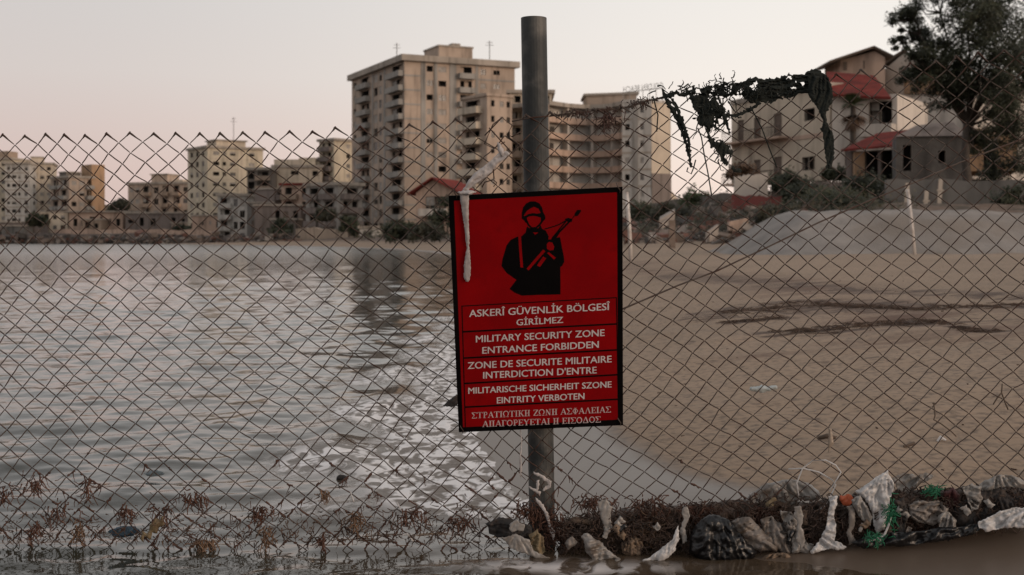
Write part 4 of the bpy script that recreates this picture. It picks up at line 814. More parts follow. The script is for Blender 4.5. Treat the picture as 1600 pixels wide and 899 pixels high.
def fibres(name, label, cx, cy, w_, h_, Y, n, m_, seed, ln=18, down=.6, r=.0011, parent=None, cat='seaweed', group=None, dy=.03, spread=1.8):
    rn = random.Random(seed); g = MB()
    for _ in range(n):
        px = cx + rn.gauss(0, w_ / 4); py = cy + rn.gauss(0, h_ / 4); a = rn.gauss(1.57, spread); yy = Y + rn.uniform(-dy, dy); pts = []; rs = []
        k = rn.randint(4, 6)
        for i in range(k):
            pts.append(at(px, py, yy)); rs.append(r * (1.1 - .7 * i / k) * rn.uniform(.7, 1.5))
            a += rn.gauss(0, .7); px += math.cos(a) * ln / k; py += math.sin(a) * ln / k + down * ln / k; yy += rn.gauss(0, .003)
        g.tube(pts, rs, 4, False)
    o = g.build(name, m_, parent)
    if parent is None: tag(o, label, cat, group)
    return o
fibres('rust_tangle', None, 950, 184, 40, 26, FY, 60, M_rust, 4, ln=16, parent=fence); fibres('rust_tangle', None, 905, 176, 40, 8, FY, 30, M_rust, 5, ln=10, parent=fence)
fibres('rust_tangle', None, 1000, 158, 40, 10, FY, 30, M_rust, 6, ln=10, parent=fence)
g = MB(); cp = [(940, 497), (1000, 470), (1060, 446), (1120, 422), (1200, 386), (1280, 346), (1360, 313), (1440, 279), (1500, 254), (1650, 196)]
g.tube([at(a, b_ + (1.5 if i % 2 else 0), FY + .25 + .1 * i) for i, (a, b_) in enumerate(cp)], .0024, 6)
tag(g.build('cable', M_wire, smooth=True), 'thin dark cable slanting up to the right behind the fence', 'cable')
# ------------------------------------------------------------------ the sign
def zp(x_, y_): return 690 + x_ / 2.1934, 280 + y_ / 2.1934
Q = [(701, 306), (972.5, 292), (973.5, 664), (717, 675)]     # TL TR BR BL in the photograph
M3 = np.array([[(p[0] - 800) / FPX, 1, (HOR - p[1]) / FPX] for p in Q])
sol = np.linalg.solve(np.stack([M3[1], -M3[2], M3[3]], 1), M3[0]); Y0 = 2.835
Ys = [Y0, Y0 * sol[0], Y0 * sol[1], Y0 * sol[2]]
k_ = 2.862 / max(Ys); Ys = [q * k_ for q in Ys]
SQ = [at(p[0], p[1], yy) for p, yy in zip(Q, Ys)]
SN = (SQ[1] - SQ[0]).cross(SQ[3] - SQ[0]).normalized()
if SN.y > 0: SN = -SN
CAM = Vector((0, 0, CH))
def sp(px, py, off=0):
    d_ = at(px, py, 1.0) - CAM; s_ = (SQ[0] - CAM).dot(SN) / d_.dot(SN); return CAM + d_ * s_ + SN * off
sign = empty('warning_sign', (SQ[2] + SQ[3]) / 2); tag(sign, 'red and black military zone sign with a soldier and white text, hung on the fence', 'sign')
M_red = mat('red_enamel', (.27, .0015, .003), (.20, .0012, .003), scale=7, rough=.55, spec=.08, c3=(.21, .0015, .003), s3=30)
M_black = mat('black_print', (.0025, .002, .0022), (.004, .003, .003), scale=9, rough=.6, spec=.06)
M_letg = mat('faded_lettering', (.60, .47, .47), (.50, .36, .36), scale=40, rough=.5)
M_let = mat('white_lettering', (.66, .60, .60), (.56, .50, .50), scale=14, rough=.5)
def plate(quad, o0, o1):
    g = MB(); a = [sp(*p, o0) for p in quad]; b_ = [sp(*p, o1) for p in quad]; k = len(quad)
    g.add(a + b_, [tuple(range(k - 1, -1, -1)), tuple(range(k, 2 * k))] + [(i, (i + 1) % k, k + (i + 1) % k, k + i) for i in range(k)]); return g
plate(Q[::-1], 0, .0024).build('panel', M_black, sign)
inner = [(709.5, 313.5), (964, 300.2), (965.5, 655), (723.5, 667)]
plate(inner[::-1], .0025, .0029).build('red_field', M_red, sign)
def sflat(polys, off, name, m_):
    g = MB()
    for p in polys:
        pv = [Vector((a, b_)) for a, b_ in p]; k = len(pv)
        r_ = delaunay_2d_cdt(pv, [], [list(range(k))], 1, 1e-5)
        g.add([sp(v.x, v.y, off) for v in r_[0]], [tuple(f) for f in r_[2]])
    return g.build(name, m_, sign)
def strip2(pts, w_):
    L_, R_ = [], []
    for i, (x_, y_) in enumerate(pts):
        a = pts[max(i - 1, 0)]; b_ = pts[min(i + 1, len(pts) - 1)]; dx, dy = b_[0] - a[0], b_[1] - a[1]; l_ = math.hypot(dx, dy); ww = w_[i] if isinstance(w_, list) else w_
        L_.append((x_ - dy / l_ * ww / 2, y_ + dx / l_ * ww / 2)); R_.append((x_ + dy / l_ * ww / 2, y_ - dx / l_ * ww / 2))
    return L_ + R_[::-1]
def E(x_, y_): return 760 + x_ / 4.733, 290 + y_ / 4.733
def Ez(l): return [E(*p) for p in l]
HEL = [(262, 225), (262, 200), (272, 160), (295, 130), (325, 115), (360, 115), (392, 130), (412, 160), (420, 195), (436, 225), (436, 245), (425, 258), (412, 272), (404, 262), (402, 235), (372, 226), (345, 222), (318, 226), (300, 235), (302, 258), (306, 280), (290, 272), (276, 252), (262, 243)]
BODY = [(300, 300), (318, 312), (352, 318), (385, 312), (400, 290), (412, 318), (440, 332), (454, 360), (470, 395), (505, 385), (545, 380), (556, 440), (572, 520), (576, 560), (560, 592), (546, 600), (548, 700), (548, 803), (400, 806), (262, 812), (210, 790), (172, 762), (222, 695), (150, 645), (112, 592), (120, 540), (150, 440), (180, 400), (222, 378), (262, 372), (290, 345)]
sflat([Ez(HEL), Ez(BODY), Ez(strip2([(296, 255), (312, 290), (335, 312), (365, 312), (392, 290), (412, 262)], 14))], .0031, 'soldier_emblem', M_black)
RED = [[(284, 208), (300, 185), (330, 165), (352, 155), (385, 170), (402, 200), (375, 206), (345, 202), (312, 208), (290, 220), (275, 225)], [(236, 372), (256, 366), (262, 470), (272, 605), (252, 602), (242, 470)], [(298, 612), (420, 470), (436, 484), (312, 626)], [(374, 588), (420, 522), (442, 536), (396, 600)], [(448, 496), (462, 490), (514, 532), (500, 545)], [(446, 432), (462, 414), (488, 420), (502, 450), (496, 474), (470, 478), (448, 466)], [(345, 345), (385, 345), (362, 362)], [(462, 372), (486, 380), (478, 396), (458, 396)]]
for p in RED: sflat([Ez(p)], .0033, 'emblem_detail', M_red)
GUN = [strip2([(470, 400), (500, 392), (540, 340), (628, 250)], [16, 22, 14, 12]), strip2([(480, 396), (596, 252)], 9), [(580, 245), (604, 236), (636, 246), (630, 268), (604, 268), (588, 258)], strip2([(620, 258), (660, 212)], 5), [(652, 208), (672, 178), (698, 178), (700, 188), (676, 222), (656, 226)], strip2([(430, 320), (500, 300), (540, 285), (590, 256)], 8)]
sflat([Ez(p) for p in GUN], .0032, 'rifle', M_black)
BX = [(70, 434, 600, 405), (73, 522, 600, 495), (75, 612, 600, 584), (78, 699, 602, 669), (80, 780, 604, 753)]
bars = [strip2([zp(a, b_), zp(c, d_)], 2.6 if i else 1.6) for i, (a, b_, c, d_) in enumerate(BX)] + [strip2([zp(70, 432), zp(82, 858)], 1.6), strip2([zp(599, 404), zp(606, 838)], 1.6)]
for p in bars: sflat([p], .0031, 'divider_line', M_black)
def lettering(txt, x0_, y0_, x1_, y1_, cap, vf=None):
    v, f = vf or text_mesh(txt, 0); xm, xM = v[:, 0].min(), v[:, 0].max(); ch = vf and 1.0 or .727
    a = np.array(zp(x0_, y0_)); b_ = np.array(zp(x1_, y1_)); g = MB()
    for k, (dx, dy) in enumerate([(0, 0)] if vf else [(-.45, .15), (.45, -.15), (0, 0)]):
        g.add([sp(*(a + (b_ - a) * (q[0] - xm) / (xM - xm) + np.array((.6 / 24 * 0, -1)) * q[1] / ch * cap / 2.1934 + np.array((dx, dy)) * .62), .0034 + k * .00006) for q in v], f)
    g.build('lettering', M_letg if vf else M_let, sign)
for row in [('ASKERÎ GÜVENLİK BÖLGESÎ', 95, 471, 576, 447, 25), ('GİRİLMEZ', 257, 500, 416, 491, 22), ('MILITARY SECURITY ZONE', 118, 558, 558, 536, 24), ('ENTRANCE FORBIDDEN', 140, 597, 538, 576, 24), ('ZONE DE SECURITE MILITAIRE', 90, 649, 582, 626, 24), ("INTERDICTION D'ENTRE", 143, 682, 531, 664, 24), ('MILITARISCHE SICHERHEIT SZONE', 92, 734, 582, 712, 22), ('EINTRITY VERBOTEN', 190, 767, 489, 752, 22)]: lettering(*row)
# Greek lines in a serif cut: stems, hairlines and serifs
T_, H_ = .17, .07
def arc(cx, cy, rx, ry, a0, a1, w_, n=14): return [('P', [(cx + rx * math.cos(a0 + (a1 - a0) * i / n), cy + ry * math.sin(a0 + (a1 - a0) * i / n)) for i in range(n + 1)], w_)]
def stem(x_, y0_=0, y1_=1, w_=T_): return [('P', [(x_, y0_), (x_, y1_)], w_)] + [('P', [(x_ - .17, yy), (x_ + .17, yy)], H_) for yy in (y0_ + .035, y1_ - .035)]
PI = math.pi
GL = {'Σ': (.7, [('P', [(.06, .95), (.36, .5)], T_), ('P', [(.36, .5), (.06, .05)], H_), ('P', [(.03, .96), (.64, .96)], H_), ('P', [(.03, .05), (.66, .05)], .1), ('P', [(.64, .99), (.64, .76)], H_), ('P', [(.66, .0), (.66, .25)], H_)]),
 'Τ': (.7, stem(.35) + [('P', [(.03, .96), (.67, .96)], H_), ('P', [(.04, .98), (.04, .76)], H_), ('P', [(.66, .98), (.66, .76)], H_)]), 'Ρ': (.62, stem(.2) + arc(.3, .73, .24, .24, -PI / 2, PI / 2, .11)),
 'Α': (.78, [('P', [(.39, .98), (.1, .03)], H_), ('P', [(.39, .98), (.67, .03)], T_), ('P', [(.2, .34), (.55, .34)], H_), ('P', [(0, .035), (.22, .035)], H_), ('P', [(.54, .035), (.8, .035)], H_)]),
 'Λ': (.78, [('P', [(.39, .98), (.1, .03)], H_), ('P', [(.39, .98), (.67, .03)], T_), ('P', [(0, .035), (.22, .035)], H_), ('P', [(.54, .035), (.8, .035)], H_)]), 'Ι': (.36, stem(.18)), 'Δ': (.78, [('P', [(.39, .98), (.08, .05)], H_), ('P', [(.39, .98), (.68, .05)], T_), ('P', [(.04, .045), (.74, .045)], .09)]),
 'Ω': (.82, arc(.41, .56, .33, .42, -.95, PI + .95, .13) + [('P', [(.05, .05), (.33, .05)], .1), ('P', [(.49, .05), (.77, .05)], .1)]), 'Κ': (.78, stem(.2) + [('P', [(.25, .45), (.66, .96)], H_), ('P', [(.36, .58), (.7, .03)], T_), ('P', [(.5, .965), (.78, .965)], H_), ('P', [(.55, .035), (.82, .035)], H_)]),
 'Η': (.8, stem(.2) + stem(.6) + [('P', [(.2, .5), (.6, .5)], H_)]), 'Π': (.8, stem(.2) + stem(.6) + [('P', [(.1, .96), (.7, .96)], .08)]), 'Ζ': (.66, [('P', [(.08, .96), (.6, .96)], H_), ('P', [(.58, .95), (.08, .05)], T_), ('P', [(.05, .05), (.63, .05)], H_), ('P', [(.08, .98), (.08, .76)], H_), ('P', [(.63, 0), (.63, .25)], H_)]),
 'Ν': (.8, [('P', [(.16, .02), (.16, .98)], H_), ('P', [(.16, .97), (.64, .03)], T_), ('P', [(.64, .0), (.64, .98)], H_), ('P', [(.04, .035), (.3, .035)], H_), ('P', [(.5, .965), (.78, .965)], H_)]), 'Φ': (.78, stem(.39) + arc(.39, .5, .3, .27, 0, 2 * PI, .1, 22)),
 'Ε': (.66, stem(.18) + [('P', [(.1, .96), (.58, .96)], H_), ('P', [(.18, .5), (.5, .5)], H_), ('P', [(.1, .05), (.62, .05)], H_), ('P', [(.59, .98), (.59, .76)], H_), ('P', [(.62, 0), (.62, .24)], H_), ('P', [(.47, .4), (.47, .6)], H_)]), 'Γ': (.62, stem(.18) + [('P', [(.1, .96), (.58, .96)], H_), ('P', [(.58, .98), (.58, .74)], H_)]),
 'Ο': (.78, arc(.39, .5, .31, .45, 0, 2 * PI, .13, 24)), 'Υ': (.74, [('P', [(.37, .03), (.37, .48)], T_), ('P', [(.37, .46), (.1, .97)], T_), ('P', [(.37, .46), (.64, .97)], H_), ('P', [(0, .965), (.26, .965)], H_), ('P', [(.52, .965), (.76, .965)], H_), ('P', [(.22, .035), (.52, .035)], H_)])}
def greek(txt):
    V, F, cx = [], [], 0
    for ch in txt:
        if ch == ' ': cx += .34; continue
        w_, sts = GL[ch]
        for _, pts, lw in sts:
            o = strip2(pts, lw * .86); k = len(pts); bq = len(V); V += [(cx + a, b_, 0) for a, b_ in o]
            for i in range(k - 1): F.append((bq + i, bq + i + 1, bq + 2 * k - 2 - i, bq + 2 * k - 1 - i))
        cx += w_ + .04
    return np.array(V), F
lettering('', 103, 819, 580, 798, 21, vf=greek('ΣΤΡΑΤΙΩΤΙΚΗ ΖΩΝΗ ΑΣΦΑΛΕΙΑΣ')); lettering('', 140, 848, 545, 832, 21, vf=greek('ΑΠΑΓΟΡΕΥΕΤΑΙ Η ΕΙΣΟΔΟΣ'))
g = MB()
for cx, cy in ((712, 303), (967, 294), (968, 657), (722, 669)):
    g = MB(); g.tube([sp(cx - 4, cy - 7, -.006), sp(cx - 2, cy - 3, .005), sp(cx + 2, cy + 3, .0052), sp(cx + 1, cy + 7, .004)], .0011, 5); g.build('wire_tie', M_wire, sign, smooth=True)
# ------------------------------------------------------------------ cloth and plastic: outlines filled with a puffed, folded, two-sided sheet
def dens(P, step, jit, rn):
    o = []
    for (ax, ay), (bx, by) in zip(P, P[1:] + P[:1]):
        l_ = math.hypot(bx - ax, by - ay); k = max(1, int(l_ / step))
        for i in range(k): f_ = i / k; o.append((ax + (bx - ax) * f_ + (rn.uniform(-jit, jit) if i else 0), ay + (by - ay) * f_ + (rn.uniform(-jit, jit) if i else 0)))
    return o
def puff_mesh(g, P, pos, thick, cell=4.0, jit=.8, fold=(.25, .04, 0.0), fa=.006, seed=1, dm=14, back=.6, gather=None, rv=.12, holes=None):
    rn = random.Random(seed); O = dens(P, cell, jit, rn); OA = np.array(O); k = len(O)
    x0_, y0_ = OA.min(0); x1_, y1_ = OA.max(0); C = []
    def inside(px, py):
        c = False; j = k - 1
        for i in range(k):
            if (O[i][1] > py) != (O[j][1] > py) and px < (O[j][0] - O[i][0]) * (py - O[i][1]) / (O[j][1] - O[i][1]) + O[i][0]: c = not c
            j = i
        return c
    def edge(px, py):
        B_ = np.roll(OA, -1, 0); e = B_ - OA; t_ = np.clip(((px - OA[:, 0]) * e[:, 0] + (py - OA[:, 1]) * e[:, 1]) / np.maximum((e ** 2).sum(1), 1e-9), 0, 1)
        return float(np.sqrt(((np.array((px, py)) - OA - e * t_[:, None]) ** 2).sum(1).min()))
    yy = y0_; row = 0
    while yy < y1_:
        xx = x0_ + (cell / 2 if row % 2 else 0)
        while xx < x1_:
            px, py = xx + rn.uniform(-.2, .2) * cell, yy + rn.uniform(-.2, .2) * cell
            if inside(px, py) and edge(px, py) > cell * .45: C.append((px, py))
            xx += cell
        yy += cell * .87; row += 1
    r_ = delaunay_2d_cdt([Vector(p) for p in O + C], [], [list(range(k))], 1, 1e-4)
    V2 = [(v.x, v.y) for v in r_[0]]; F = [tuple(f) for f in r_[2]]; ca, sa = math.cos(fold[2]), math.sin(fold[2])
    ed = [edge(*p) for p in V2]; fr_, bk = [], []
    for (px, py), e in zip(V2, ed):
        s_ = min(1, e / dm); b_ = math.sqrt(s_ * (2 - s_)) if s_ < 1 else 1
        w1 = fbm((px * .03, py * .03, seed * 2.1), 2)
        if gather:
            dx, dy = px - gather[0], py - gather[1]; rr_ = math.hypot(dx, dy); u = math.atan2(dx, dy) * 42 + w1 * 5; v = rr_; aw = min(1, rr_ / 22) * .55 + .45
        else: u = px * ca + py * sa + w1 * 6; v = -px * sa + py * ca; aw = 1
        n1 = mnoise.noise(Vector((u * fold[0] * .36, v * fold[1] * .36, seed * 3.7))); rg1 = (1 - 2.4 * abs(n1)); n3 = mnoise.noise(Vector((u * fold[0] * .8, v * fold[1] * .7, seed * 7.7)))
        rg2 = mnoise.noise(Vector((px * .045, py * .045, seed * 5.1))); rg4 = 1 - 2.2 * abs(mnoise.noise(Vector((px * .07 + w1, py * .07, seed * 9.1))))
        o_ = -fa * (.75 * rg1 * aw + .35 * n3 * aw + .8 * rg2 + .35 * rg4 + rn.uniform(-rv, rv) - .5) * min(1, e / (cell * 1.5))
        fr_.append(pos(px, py, -(thick * b_) + o_)); bk.append(pos(px, py, thick * b_ * back + o_ * .5 + .0006))
    if holes is not None: F = [f for f in F if fbm((sum(V2[i][0] for i in f) / 3 * .075, sum(V2[i][1] for i in f) / 3 * .075, seed * 1.7), 4) < holes]
    nV = len(V2); vs = fr_ + bk; fs = [f for f in F] + [tuple(nV + i for i in reversed(f)) for f in F]
    cnt = {}
    for f in F:
        for a, b_ in zip(f, f[1:] + f[:1]): cnt[(a, b_)] = 1
    for a, b_ in list(cnt):
        if (b_, a) not in cnt: fs.append((b_, a, a + nV, b_ + nV))
    g.add(vs, fs)
def fpos(Y, lean=0, y0_=0): return lambda px, py, o: at(px, py, Y + o + lean * (y0_ - py))
def thingpuff(name, label, cat, P, Y, thick, m_, group=None, **k):
    g = MB(); puff_mesh(g, P, fpos(Y), thick, **k); return tag(g.build(name, m_, smooth=True), label, cat, group)
def plastic(n, c, tr=.25, r=.35, c2=None, s=40, c3=None): return mat(n, c, c2 or tuple(x * .8 for x in c), scale=s, rough=r, translucent=tr, c3=c3, s3=25, bump=.25, bscale=90)
M_wp = plastic('white_plastic', (.78, .77, .77), .4, .28); M_wp2 = plastic('dirty_white_plastic', (.43, .41, .39), .4, .3, c3=(.17, .13, .10)); M_bp = plastic('black_plastic', (.006, .006, .007), 0, .38)
M_sack = plastic('grey_sack', (.24, .21, .19), .25, .45, c3=(.10, .075, .055)); M_tans = plastic('tan_sack', (.20, .14, .095), .1, .7, c3=(.10, .065, .045)); M_green = plastic('green_net', (.01, .15, .07), .15, .6); M_mar = plastic('maroon_cloth', (.07, .02, .02), .0, .8)
M_dk = plastic('dark_cloth', (.018, .016, .016), 0, .8, c3=(.045, .03, .022)); M_brownp = plastic('brown_trash', (.05, .034, .025), 0, .85, c3=(.10, .06, .04)); M_blue = plastic('blue_plastic', (.07, .12, .17), .2, .45); M_pblue = plastic('faded_blue_plastic', (.20, .25, .28), .2, .45); M_yell = plastic('yellowish_plastic', (.25, .19, .11), .3, .6, c3=(.14, .09, .05)); M_org = plastic('orange_plastic', (.45, .10, .04), .1, .5); M_net = mat('dark_net', (.014, .017, .016), (.028, .031, .028), scale=30, rough=.95, spec=.1, bump=.5, bscale=220)
# ribbon on the sign
RIB = [zp(a, b_) for a, b_ in [(62, 44), (78, 41), (95, 46), (93, 100), (94, 160), (97, 200), (95, 228), (99, 262), (101, 305), (98, 340), (92, 349), (84, 348), (77, 335), (77, 290), (83, 250), (87, 230), (82, 205), (79, 165), (70, 105)]]
g = MB(); puff_mesh(g, RIB, lambda px, py, o: sp(px, py, .0075 - o * 1), .0012, cell=2.0, jit=.5, fold=(.9, .03, 0), fa=.003, seed=4, dm=5, rv=.03)
M_rib = plastic('white_ribbon_plastic', (.60, .56, .55), .35, .4, s=90)
rb = tag(g.build('ribbon', M_rib, smooth=True), 'white plastic ribbon knotted at the top left corner of the red sign', 'ribbon')
g = MB(); puff_mesh(g, [(721, 301), (731, 284), (742, 270), (757, 259), (768, 250), (778, 240), (790, 236), (797, 240), (788, 250), (776, 258), (768, 270), (752, 282), (738, 292), (728, 302)], fpos(FY - .02), .0014, cell=2.2, fold=(.9, .03, .85), fa=.005, seed=8, dm=6, rv=.03); g.build('loose_end', M_rib, rb, smooth=True)
g = MB(); puff_mesh(g, [(777, 222), (783, 226), (789, 240), (784, 246), (778, 236)], fpos(FY - .02), .003, cell=2.5, seed=9, dm=5); g.build('torn_tip', M_rib, rb, smooth=True)
g = MB(); puff_mesh(g, [(714, 299), (722, 297), (735, 296), (745, 298), (738, 303), (722, 304)], lambda px, py, o: sp(px, py, .009 - o), .005, cell=2, seed=10, dm=4); g.build('knot', M_rib, rb, smooth=True)
def rope(name, label, cat, paths, Y, r, m_, flat=False):
    g = MB()
    for p in paths: g.tube([at(a, b_, Y + (.004 if i % 2 else -.004)) for i, (a, b_) in enumerate(p)], [r * (1 - .3 * abs(i / (len(p) - 1) - .5)) for i in range(len(p))], 6)
    return tag(g.build(name, m_, smooth=True), label, cat)
rope('string', 'thin pale string hanging below the sign beside the post', 'string', [[(813, 672), (815, 690), (813, 710), (815, 735), (812, 742)], [(815, 700), (812, 720), (814, 746)]], FY - .012, .0016, M_rib)
g = MB()
for P in ([(833, 737), (845, 741), (862, 752), (861, 762), (850, 768), (847, 766), (857, 757), (846, 747), (834, 741)], [(838, 752), (843, 750), (842, 764), (837, 770)], [(826, 760), (845, 768), (844, 775), (828, 764)], [(836, 777), (846, 785), (857, 803), (861, 822), (868, 832), (865, 845), (861, 838), (856, 818), (850, 800), (839, 786)]): puff_mesh(g, P, fpos(2.865), .0012, cell=2.0, jit=.9, fa=.004, seed=len(P), dm=4, rv=.05)
tag(g.build('ribbon', M_rib, smooth=True), 'white torn ribbon tied round the foot of the steel post', 'ribbon')
rope('strap_loop', 'thin white strap curling up in a loop above the bags', 'strap', [[(1232, 733), (1255, 732), (1280, 738), (1300, 750), (1306, 758), (1298, 775), (1288, 792), (1278, 797)], [(1248, 775), (1245, 755), (1254, 732), (1270, 720), (1290, 719), (1306, 727), (1314, 738), (1306, 752), (1296, 768)]], FY - .015, .0017, M_wp)
# torn dark netting along the top right
NB = [(1031, 146), (1036, 138), (1043, 147), (1052, 143), (1057, 140), (1062, 146), (1080, 140), (1102, 136), (1120, 133), (1130, 128), (1145, 131), (1162, 127), (1172, 122), (1180, 120), (1192, 124), (1215, 121), (1230, 119), (1233, 113), (1238, 118), (1252, 116), (1262, 111), (1275, 107), (1283, 111), (1292, 118), (1298, 130), (1301, 148), (1300, 160), (1292, 172), (1284, 176), (1270, 158), (1262, 146), (1250, 146), (1238, 152), (1220, 155), (1204, 163), (1190, 160), (1176, 162), (1164, 156), (1158, 148), (1140, 150), (1130, 160), (1124, 152), (1118, 160), (1110, 150), (1098, 156), (1088, 152), (1078, 150), (1062, 151), (1050, 152), (1042, 156)]
root = empty('torn_netting', at(1170, 150, FY - .02)); tag(root, 'torn dark netting draped along the top of the fence', 'netting')
g = MB(); puff_mesh(g, NB, fpos(FY - .02), .002, cell=2.8, jit=2.0, fold=(.5, .06, 1.4), fa=.008, seed=31, dm=8, holes=.46); g.build('band', M_net, root)
ST = [[(1036, 150), (1046, 156), (1058, 178), (1070, 206), (1078, 236), (1082, 262), (1078, 262), (1073, 238), (1064, 208), (1052, 182), (1040, 162)], [(1048, 155), (1053, 154), (1068, 185), (1078, 216), (1081, 240), (1077, 238), (1072, 215), (1060, 184)],
      [(1076, 148), (1098, 150), (1118, 156), (1128, 168), (1134, 182), (1138, 196), (1132, 192), (1128, 182), (1122, 186), (1126, 198), (1116, 192), (1112, 200), (1108, 208), (1100, 196), (1094, 198), (1088, 188), (1092, 180), (1084, 172), (1080, 160)],
      [(1100, 196), (1108, 204), (1112, 216), (1128, 220), (1140, 230), (1146, 238), (1142, 244), (1132, 238), (1132, 246), (1142, 258), (1162, 266), (1152, 270), (1138, 264), (1126, 250), (1118, 232), (1110, 232), (1107, 218)],
      [(1262, 118), (1290, 118), (1300, 132), (1301, 160), (1290, 180), (1294, 196), (1303, 212), (1304, 240), (1300, 264), (1291, 264), (1289, 236), (1286, 212), (1282, 204), (1286, 188), (1276, 168), (1264, 150)],
      [(1130, 178), (1150, 178), (1172, 168), (1186, 158), (1190, 162), (1174, 174), (1152, 183), (1134, 184)], [(1122, 150), (1130, 164), (1136, 186), (1142, 208), (1139, 210), (1130, 188)]]
for i, P in enumerate(ST): g = MB(); puff_mesh(g, P, fpos(FY - .03 - .003 * i), .0016, cell=2.5, jit=1.6, fold=(.5, .05, .2), fa=.006, seed=40 + i, dm=6, holes=.5 if i in (2, 3) else None); g.build('hanging_strip', M_net, root)
fibres('frayed_threads', None, 1115, 172, 50, 50, FY - .025, 90, M_net, 51, ln=22, down=.5, parent=root, r=.0014); fibres('frayed_threads', None, 1150, 138, 200, 22, FY - .025, 130, M_net, 52, ln=20, down=.1, parent=root, r=.0014); fibres('frayed_threads', None, 1130, 235, 30, 40, FY - .03, 26, M_net, 53, ln=18, parent=root, r=.0012)
g = MB()
for p in ([(1090, 200), (1096, 215), (1100, 240), (1106, 270), (1112, 306)], [(1172, 166), (1190, 200), (1205, 240), (1214, 262)], [(1020, 150), (1028, 180), (1026, 206)], [(1075, 262), (1073, 268), (1080, 272), (1084, 262), (1087, 250)]): g = MB(); g.tube([at(a, b_, FY - .02) for a, b_ in p], .0016, 5); g.build('hanging_thread', M_net, root)
# ------------------------------------------------------------------ trash along the foot of the fence
B1, B2 = FY + .03, FY - .02
pile = thingpuff('debris_bank', 'dark bank of matted weed and trash under the bags right of the post', 'debris', [(880, 815), (930, 800), (985, 795), (1060, 790), (1120, 785), (1180, 780), (1250, 785), (1320, 775), (1400, 765), (1500, 762), (1620, 758), (1640, 800), (1600, 815), (1520, 830), (1440, 846), (1390, 856), (1330, 858), (1270, 868), (1180, 884), (1080, 884), (980, 886), (900, 876), (870, 850)], FY + .05, .05, M_brownp, cell=4.5, jit=4, fold=(.25, .2, 0), fa=.028, seed=60, dm=26)
def bank_top(px): return float(np.interp(px, [880, 930, 985, 1060, 1180, 1320, 1400, 1500, 1620], [815, 800, 795, 790, 782, 776, 766, 763, 760]))
def bank_bot(px): return float(np.interp(px, [880, 980, 1080, 1180, 1270, 1390, 1520, 1620], [872, 884, 882, 880, 866, 854, 828, 804]))
g = MB(); rn = random.Random(91)
M_swd = mat('matted_weed', (.06, .036, .026), (.03, .02, .016), scale=30, rough=.9)
for _ in range(2100):
    px = rn.uniform(876, 1625); f_ = rn.random(); py = bank_top(px) - 5 + (bank_bot(px) - bank_top(px) + 5) * f_; a = rn.uniform(0, 6.28); yy = FY - .012 - .045 * math.sin(f_ * 3.0); pts = []; k = rn.randint(3, 5); ln = rn.uniform(8, 26)
    for i in range(k): pts.append(at(px, py, yy)); a += rn.gauss(0, .8); px += math.cos(a) * ln / k; py += math.sin(a) * ln / k + .3 * ln / k; yy += rn.gauss(0, .004)
    g.tube(pts, [.0014 * (1.2 - .7 * i / k) for i in range(k)], 4, False)
tag(g.build('matted_weed', M_swd, pile), kind='stuff')
for i in range(26):
    px = rn.uniform(890, 1610); f_ = rn.uniform(.1, .95); py = bank_top(px) + (bank_bot(px) - bank_top(px)) * f_; a = rn.uniform(.6, 2.6); l_ = rn.uniform(12, 26); w_ = rn.uniform(3, 8); dx, dy = math.cos(a), math.sin(a)
    P = [(px - dy * w_ * q * rn.uniform(.4, 1.2) + dx * l_ * t_, py + dx * w_ * q * rn.uniform(.4, 1.2) + dy * l_ * t_) for q, ts in ((1, (0, .3, .6, 1)), (-1, (1, .65, .35, 0))) for t_ in ts]
    pale = i % 2 == 0; m_ = rn.choice([M_wp2, M_wp2, M_sack]) if pale else rn.choice([M_dk, M_bp, M_tans, M_brownp])
    thingpuff('plastic_shred', 'small pale plastic shred tangled in the weed of the debris bank' if pale else 'small dark or brown shred tangled in the weed of the debris bank', 'plastic shred', P, FY - .03 - .045 * math.sin(f_ * 3), .0007, m_, group='pale shreds in the debris bank' if pale else 'dark shreds in the debris bank', cell=2.4, fa=.010, dm=6, seed=400 + i, fold=(.5, .05, a))
